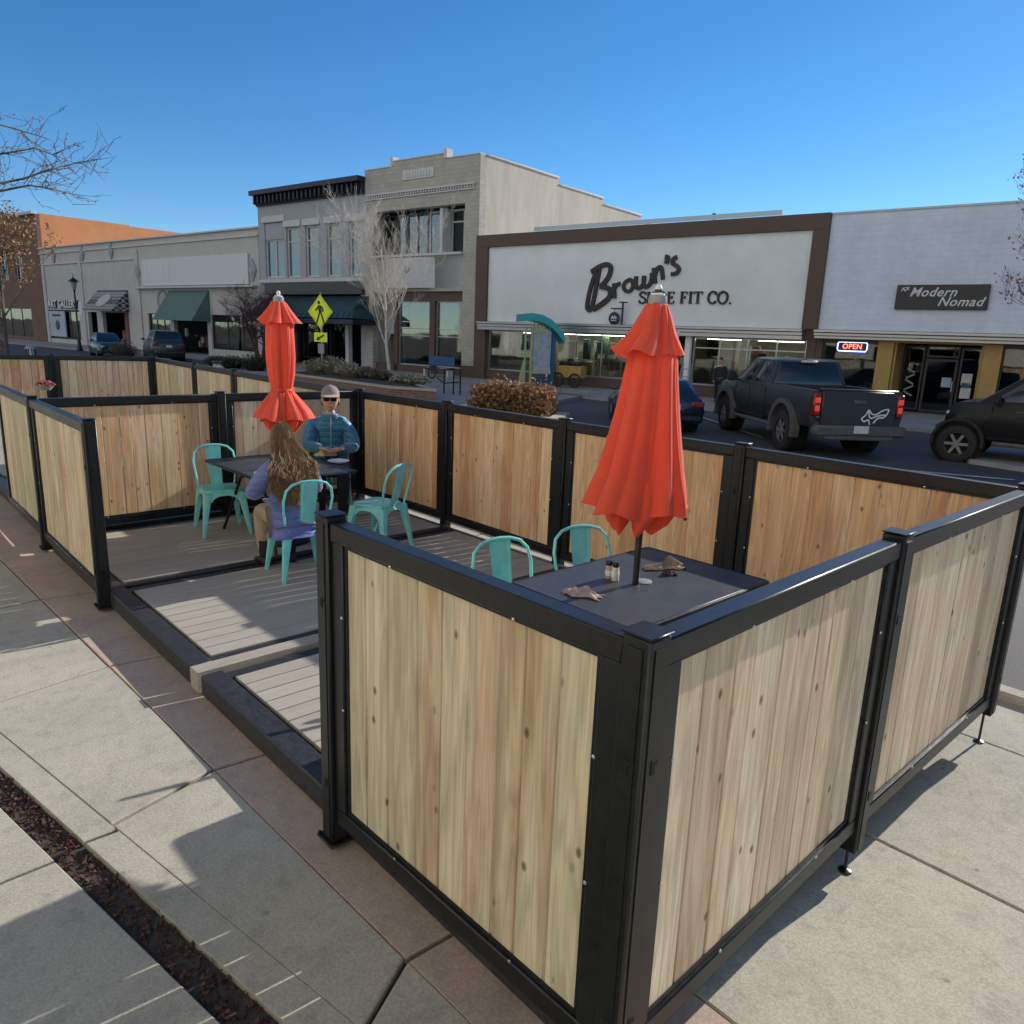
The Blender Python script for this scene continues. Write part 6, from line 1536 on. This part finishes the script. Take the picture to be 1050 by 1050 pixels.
# ------------------------------------------------------------------ people
m_skin = mat('skin', (.52, .30, .21), .5, var=.1, scale=12)
m_eye = mat('eye white', (.7, .68, .65), .2, var=.02); m_iris = mat('iris', (.04, .03, .02), .2, var=.05)
m_lip = mat('lip', (.42, .17, .14), .45, var=.08)
def head(mb, M, mouth=True):
    """a face: +y forward, origin at the centre of the skull; materials 0 skin, 1 eye, 2 iris, 3 lip"""
    mb.M = M; rows = []; seg, n = 28, 20
    for i in range(n+1):
        t = PI*i/n; q = max(math.sin(t), .004); z = -math.cos(t); row = []
        for k in range(seg):
            a = 2*PI*k/seg; x, y = q*math.cos(a), q*math.sin(a)
            X, Y, Z = x*.076, y*.096, z*.118
            if z < 0: X *= 1-.28*(-z)**1.5; Y = Y*(1-.12*(-z))+.012*(-z)*(1 if y > 0 else 2.2)
            if y > .3:                                  # face plane, brow, sockets, cheeks
                f = (y-.3)/.7
                Y -= .012*f*f; Y += .006*f*math.exp(-((z-.22)/.12)**2); Y -= .010*f*math.exp(-((z-.04)/.1)**2)*math.exp(-((abs(x)-.42)/.22)**2)
                Y += .010*f*math.exp(-((z+.78)/.16)**2)*math.exp(-(x/.35)**2)
            row.append((X, Y, Z))
        rows.append(row)
    mb.k = 0; mb.loft(rows)
    mb.loft([[(-.008, .082, .022), (.008, .082, .022), (.006, .075, .03), (-.006, .075, .03)], [(-.012, .098, -.005), (.012, .098, -.005), (.012, .078, .0), (-.012, .078, .0)], [(-.017, .106, -.026), (.017, .106, -.026), (.018, .076, -.03), (-.018, .076, -.03)], [(-.011, .096, -.037), (.011, .096, -.037), (.011, .076, -.04), (-.011, .076, -.04)]])
    for s in (-1, 1):
        mb.k = 1; mb.ball((s*.031, .073, .006), .0125, 10, 8); mb.k = 2; mb.ball((s*.031, .0825, .006), .0055, 8, 6)
        mb.k = 0; mb.ball((s*.076, -.006, -.004), (.008, .02, .032), 10, 8); mb.ball((s*.079, -.008, -.02), (.006, .012, .014), 8, 6)
    mb.k = 3; mb.tube([(-.024, .078, -.062), (-.01, .088, -.059), (0, .0885, -.061), (.01, .088, -.059), (.024, .078, -.062)], [.002, .005, .005, .005, .002], 6); mb.tube([(-.02, .078, -.067), (0, .088, -.07), (.02, .078, -.067)], [.002, .006, .002], 6)
    mb.k = 0; mb.M = Matrix()
def hand(mb, wrist, d, pn, side, curl=.9):
    """palm and five fingers; d points along the hand, pn out of the back of the hand"""
    w0, d, pn = V(wrist), V(d).normalized(), V(pn); pn = (pn-d*pn.dot(d)).normalized(); s = d.cross(pn)*side
    rings = []
    for t, hw, th in ((0, .024, .017), (.02, .030, .016), (.05, .040, .014), (.085, .042, .012), (.095, .036, .008)):
        c = w0+d*t; rings.append([c+s*hw*math.cos(a)+pn*th*math.sin(a) for a in [2*PI*k/10 for k in range(10)]])
    mb.loft(rings)
    for i, (o, L, r) in enumerate(((.031, .068, .0085), (.011, .077, .009), (-.010, .072, .0085), (-.030, .056, .0075))):
        b = w0+d*.086+s*o; pts = [b-d*.012]; dd = d.copy(); rr = [r*1.05]
        for j, k in enumerate((.44, .32, .24)):
            ax = s; dd = (Quaternion(d.cross(pn), -curl*(.35+.3*j)) @ dd).normalized(); pts.append(pts[-1]+dd*L*k*(1.15 if j == 0 else 1)); rr.append(r*(.95-.12*j))
        mb.tube(pts, rr, 8); mb.ball(pts[-1], rr[-1]*1.0, 8, 6)
    b = w0+d*.025+s*.026; t1 = (d*.6+s*.75-pn*.25).normalized(); t2 = (d*.9+s*.3-pn*.35).normalized()
    pts = [b, b+t1*.032, b+t1*.032+t2*.03, b+t1*.03+t2*.054]; mb.tube(pts, [.0135, .0115, .010, .008], 8); mb.ball(pts[-1], .008, 8, 6)

def seated(label, loc, rz, hands, lean, headrot, jm, tm, bm, hs=1.0, wide=1.0):
    t = thing('person', label, 'person', loc, rz)
    y0 = -.05
    def up(z): return lean*(z-.55)
    J = {'pel': ((0, y0, .56), (.135, .115)), 'bel': ((0, y0-.01+up(.72), .72), (.115, .10)), 'che': ((0, y0+up(.92), .92), (.13, .105)), 'uch': ((0, y0+.01+up(1.02), 1.02), (.11, .085)),
         'nec': ((0, y0+.03+up(1.12), 1.12), .052), 'top': ((0, y0+.055+up(1.18), 1.185), .05)}
    E = [('pel', 'bel'), ('bel', 'che'), ('che', 'uch'), ('uch', 'nec'), ('nec', 'top')]
    for s, n in ((-1, 'L'), (1, 'R')):
        el, wr = hands[n]
        J['sh'+n] = ((s*.165*wide, y0+up(1.0), 1.015), .058); J['el'+n] = (el, .042); J['wr'+n] = (wr, .026)
        J['hp'+n] = ((s*.09, y0+.06, .55), .085); J['kn'+n] = ((s*.12, y0+.47, .555), .058); J['sk'+n] = ((s*.12, y0+.46, .32), .05); J['an'+n] = ((s*.115, y0+.43, .09), .036); J['to'+n] = ((s*.125, y0+.56, .045), .03)
        E += [('uch', 'sh'+n), ('sh'+n, 'el'+n), ('el'+n, 'wr'+n), ('pel', 'hp'+n), ('hp'+n, 'kn'+n), ('kn'+n, 'sk'+n), ('sk'+n, 'an'+n), ('an'+n, 'to'+n)]
    body = skin('body', J, E, [m_skin, m_eye, m_iris, m_lip], t, 2, 'pel')
    hb = MB(); hc = V(J['top'][0])+V((0, .025, .105))
    HM = Matrix.Translation(hc) @ headrot.to_4x4() @ Matrix.Scale(hs, 4); head(hb, HM)
    for s, n in ((-1, 'L'), (1, 'R')):
        w0 = V(J['wr'+n][0]); d = (w0-V(J['el'+n][0])).normalized(); d = (d+V((-s*.35, 0, -.05))).normalized(); hand(hb, w0-d*.01, d, (s*.25, 0, 1), s*-1 if False else -s)
    absorb(body, hb)
    K = ['pel', 'bel', 'che', 'uch', 'shL', 'shR', 'elL', 'elR', 'wrL', 'wrR']; grow = {'pel': .055, 'bel': .05, 'che': .045, 'uch': .04, 'sh': .042, 'el': .036, 'wr': .022}
    def g(k): r = J[k][1]; a = grow[k] if k in grow else grow[k[:2]]; return tuple(x+a for x in r) if isinstance(r, tuple) else r+a
    jk = {k: (J[k][0], g(k)) for k in K}; jk['hem'] = ((0, y0-.01, .50), (.185, .165)); jk['col'] = ((0, y0+.022+up(1.1), 1.105), .082)
    for n in 'LR': w0, e0 = V(J['wr'+n][0]), V(J['el'+n][0]); jk['wr'+n] = (w0.lerp(e0, .06), .046)
    skin('jacket', jk, [('hem', 'pel'), ('pel', 'bel'), ('bel', 'che'), ('che', 'uch'), ('uch', 'col'), ('uch', 'shL'), ('uch', 'shR'), ('shL', 'elL'), ('shR', 'elR'), ('elL', 'wrL'), ('elR', 'wrR')], jm, t, 2, 'pel')
    tr = {k: (J[k][0], (J[k][1][0]+.03, J[k][1][1]+.03) if isinstance(J[k][1], tuple) else J[k][1]+.02) for k in ['pel', 'hpL', 'hpR', 'knL', 'knR', 'skL', 'skR', 'anL', 'anR']}
    skin('trousers', tr, [('pel', 'hpL'), ('pel', 'hpR')]+[(a+n, b+n) for n in 'LR' for a, b in (('hp', 'kn'), ('kn', 'sk'), ('sk', 'an'))], tm, t, 2, 'pel')
    for n, s in (('L', -1), ('R', 1)):
        a, b = V(J['an'+n][0]), V(J['to'+n][0])
        mb = MB(); mb.tube([a+V((0, -.005, .16)), a+V((0, -.005, .07)), a+V((0, 0, 0))], [.056, .054, .05], 12)
        rings = []
        for q, w_, h in ((-.08, .03, .05), (-.05, .042, .085), (.02, .044, .10), (.10, .048, .07), (.16, .044, .05), (.195, .02, .03)):
            c = V((a.x+s*.01*(q+.05)*4, a.y+q, 0)); rings.append([c+V((w_*math.cos(an), 0, max(.004, h*.5+h*.5*math.sin(an)))) for an in [2*PI*k/12 for k in range(12)]])
        mb.loft(rings); mb.build('boot', bm, t)
    return t, J, HM

Rx = lambda d: Matrix.Rotation(R(d), 3, 'X'); Rz = lambda d: Matrix.Rotation(R(d), 3, 'Z')
m_lilac = quilt('lilac quilted jacket', (.10, .145, .37), 42); m_tealj = quilt('teal quilted jacket', (.02, .17, .28), 46)
m_tan = mat('tan trousers', (.36, .28, .19), .9, var=.15, scale=20, bump=.2, bscale=150); m_dark = mat('dark trousers', (.02, .022, .028), .9, var=.2, scale=20)
m_boot = mat('black boots', (.012, .011, .011), .5, var=.2)
wm, J, HM = seated('woman with long wavy hair in a lilac quilted jacket, seen from behind', (2.84, 5.82, ZD), R(-8),
    {'L': ((-.27, .10, .76), (-.20, .35, .79)), 'R': ((.28, .10, .77), (.17, .36, .80))}, .17, Rx(-14), m_lilac, m_tan, m_boot, wide=1.12)
wm.scale = (1.0, .95, .91)
# hair in strands
rng = random.Random(14); mb = MB()
hc = HM.translation
def strand(dirv, side, r, wv):
    ph = rng.random()*6; pts = []
    az = math.atan2(dirv.y, dirv.x); e0 = math.asin(max(-1, min(1, dirv.z))); k_ = rng.uniform(1.0, 1.12)
    for q in range(5):                                     # lies on the skull down to the nape
        e = e0+(-.35-e0)*q/5; pts.append(hc+V((math.cos(az)*math.cos(e)*.084*k_, math.sin(az)*math.cos(e)*.104*k_-.004, math.sin(e)*.126*k_)))
    a = pts[-1]; end = V((side*.165, -.20-.06*rng.random()+.05*abs(side), hc.z-.46-rng.uniform(-.12, .14)+.07*side*side)); n = 11
    mid = V((a.x*1.25+.05*side, min(a.y, -.02)-.10, hc.z-.20))
    for q in range(1, n+1):
        t_ = q/n; p = (1-t_)**2*a+2*t_*(1-t_)*mid+t_*t_*end
        u = wv*min(1, t_*1.8); pts.append(p+V((u*math.sin(ph+t_*17), u*.8*math.cos(ph*1.7+t_*14), 0)))
    mb.r = min(1, max(0, rng.gauss(.42, .15)))
    m = len(pts); mb.tube(pts, [r]*(m-3)+[r*.85, r*.6, r*.25], 3)
for _ in range(2600):
    az = rng.uniform(-PI*1.06, PI*.06); el = rng.uniform(0, .98)*PI/2
    d_ = V((math.cos(az)*math.cos(el), math.sin(az)*math.cos(el), math.sin(el)))
    strand(d_, max(-1.3, min(1.3, d_.x*.9+rng.gauss(0, .42))), rng.uniform(.0024, .0042), rng.uniform(.007, .018))
mb.r = .2; mb.ball(hc+V((0, -.008, .008)), (.080, .098, .118), 18, 12)
rows = []
for k in range(10):
    t_ = k/9; z = hc.z-.0-.42*t_; w_ = .078+.09*t_; y = hc.y-.085-.05*t_
    rows.append([(w_*math.sin(u), y+.06*(1-math.cos(u)), z) for u in [-1.3+.26*q for q in range(11)]])
mb.sheet(rows)
m_hair = mix_leaf('long brown and blond hair', [(.11, .065, .032), (.21, .13, .065), (.36, .25, .135), (.55, .42, .26)], .8, .15)
mb.build('hair', m_hair, wm)
mn, J, HM = seated('man in a grey cap, sunglasses and teal quilted jacket facing the camera', (4.20, 7.52, ZD), R(150),
    {'L': ((-.235, .10, .77), (-.10, .34, .795)), 'R': ((.23, .10, .78), (.08, .36, .80))}, .15, Rx(2), m_tealj, m_dark, m_boot, wide=1.08, hs=1.1)
mn.scale = (1.07, 1.07, 1.03)
hm = Matrix(HM)
def hp(*p): return hm @ V(p)
mb = MB(); mb.M = hm
rings = []
for k in range(7):
    e = k/6*PI/2; rings.append([(.085*math.cos(e)*math.cos(a)+0, -.006+.108*math.cos(e)*math.sin(a), .045+.092*math.sin(e)) for a in [2*PI*q/24 for q in range(24)]])
rings = [[(x, y, z-.022) for x, y, z in rings[0]]]+rings
mb.loft(rings); mb.lathe([(0, .136), (.008, .136), (.006, .143), (0, .144)], 8, (0, -.006, 0))
top, bot = [], []
for k in range(13):
    a = -1.15+2.3*k/12; i_ = (.083*math.sin(a), -.006+.104*math.cos(a), .048); o_ = (.086*math.sin(a), 0.06+.128*math.cos(a*.85), .040-.012*math.cos(a))
    top.append([i_, o_]); bot.append([(i_[0], i_[1], i_[2]-.006), (o_[0], o_[1], o_[2]-.005)])
mb.build('cap', mat('grey cap', (.24, .21, .20), .9, var=.2, scale=30, bump=.2, bscale=300), mn)
mb = MB(); mb.M = hm; mb.sheet(top); mb.sheet(bot); mb.build('cap_brim', mat('pale cap brim', (.46, .36, .31), .9, var=.15, scale=30), mn)
mb = MB(); mb.M = hm
for s in (-1, 1): mb.box((s*.033, .098, .004), (.054, .008, .038), .003, Matrix.Rotation(-s*.22, 3, 'Z')); mb.bar((s*.06, .09, .014), (s*.082, -.01, .012), .004, .006)
mb.bar((-.012, .103, .014), (.012, .103, .014), .005, .006); mb.build('sunglasses', mat('dark sunglasses', (.006, .006, .007), .55, spec=.2), mn)
mb = MB(); mb.M = hm
for _ in range(420):
    a = rng.uniform(PI*.98, PI*2.02); z = rng.uniform(-.05, .04); mb.r = rng.random(); p = V((.080*math.cos(a), -.006+.101*math.sin(a), z)); mb.tube([p, p+V((0, -.004, -.025))], [.003, .001], 3)
mb.build('hair', m_twigbush, mn)
mb = MB(); c = V(J['uch'][0]); q = [V(J[k][0]) for k in ('pel', 'bel', 'che', 'uch')]; fr = (.175, .157, .155, .13)
pts = [p+V((0, f, .0)) for p, f in zip(q, fr)]+[V(J['nec'][0])+V((0, .09, -.02))]
mb.tube(pts, .006, 6); mb.build('zip', m_grey, mn)
mb = MB(); nk = V(J['nec'][0]); mb.lathe([(.07, -.06), (.082, -.03), (.076, .012), (.068, .014), (.07, -.03)], 18, nk); mb.build('collar', m_tealj, mn)

def standing(label, loc, rz, jm, tm, walk=.14):
    t = thing('person', label, 'person', loc, rz)
    J = {'pel': ((0, 0, .95), (.14, .10)), 'bel': ((0, 0, 1.1), (.12, .095)), 'che': ((0, 0, 1.28), (.14, .10)), 'uch': ((0, 0, 1.40), (.11, .085)), 'nec': ((0, .01, 1.49), .052), 'top': ((0, .02, 1.555), .05)}
    E = [('pel', 'bel'), ('bel', 'che'), ('che', 'uch'), ('uch', 'nec'), ('nec', 'top')]
    for s, n in ((-1, 'L'), (1, 'R')):
        J.update({'sh'+n: ((s*.18, 0, 1.40), .06), 'el'+n: ((s*.23, -.03+s*walk*.4, 1.12), .043), 'wr'+n: ((s*.22, .06+s*walk*.6, .89), .028), 'hp'+n: ((s*.09, 0, .90), .085), 'kn'+n: ((s*.1, .03-s*walk, .49), .058), 'an'+n: ((s*.1, -.01-s*walk*1.4, .085), .038), 'to'+n: ((s*.11, .13-s*walk*1.4, .04), .03)})
        E += [('uch', 'sh'+n), ('sh'+n, 'el'+n), ('el'+n, 'wr'+n), ('pel', 'hp'+n), ('hp'+n, 'kn'+n), ('kn'+n, 'an'+n), ('an'+n, 'to'+n)]
    b = skin('body', J, E, [m_skin, m_eye, m_iris, m_lip], t, 2, 'pel'); hb = MB(); H = Matrix.Translation(V(J['top'][0])+V((0, .02, .105))); head(hb, H)
    for s, n in ((-1, 'L'), (1, 'R')): w0 = V(J['wr'+n][0]); hand(hb, w0, w0-V(J['el'+n][0]), (s, 0, 0), -s)
    absorb(b, hb)
    g = lambda ks, a: {k: (J[k][0], tuple(x+a for x in J[k][1]) if isinstance(J[k][1], tuple) else J[k][1]+a) for k in ks}
    skin('jacket', g(['pel', 'bel', 'che', 'uch', 'shL', 'shR', 'elL', 'elR', 'wrL', 'wrR'], .035), [('pel', 'bel'), ('bel', 'che'), ('che', 'uch'), ('uch', 'shL'), ('uch', 'shR'), ('shL', 'elL'), ('shR', 'elR'), ('elL', 'wrL'), ('elR', 'wrR')], jm, t, 2, 'pel')
    skin('trousers', g(['pel', 'hpL', 'hpR', 'knL', 'knR', 'anL', 'anR'], .02), [('pel', 'hpL'), ('pel', 'hpR')]+[(a+n, c+n) for n in 'LR' for a, c in (('hp', 'kn'), ('kn', 'an'))], tm, t, 2, 'pel')
    for n in 'LR':
        a = J['an'+n][0]; mb = MB(); mb.ball((a[0], a[1]+.06, .045), (.05, .14, .05), 12, 8); mb.build('shoe', m_boot, t)
    mb = MB(); mb.M = H; mb.ball((0, -.012, .02), (.082, .1, .118), 16, 10); mb.build('hair', m_boot, t)
    return t
p = fl(fp(756, 372)[0]+.3, 2.4, ZS)
standing('person in a dark jacket standing on the far pavement beyond the pickup bonnet', tuple(p), FROT+R(200), m_dark, m_dark)
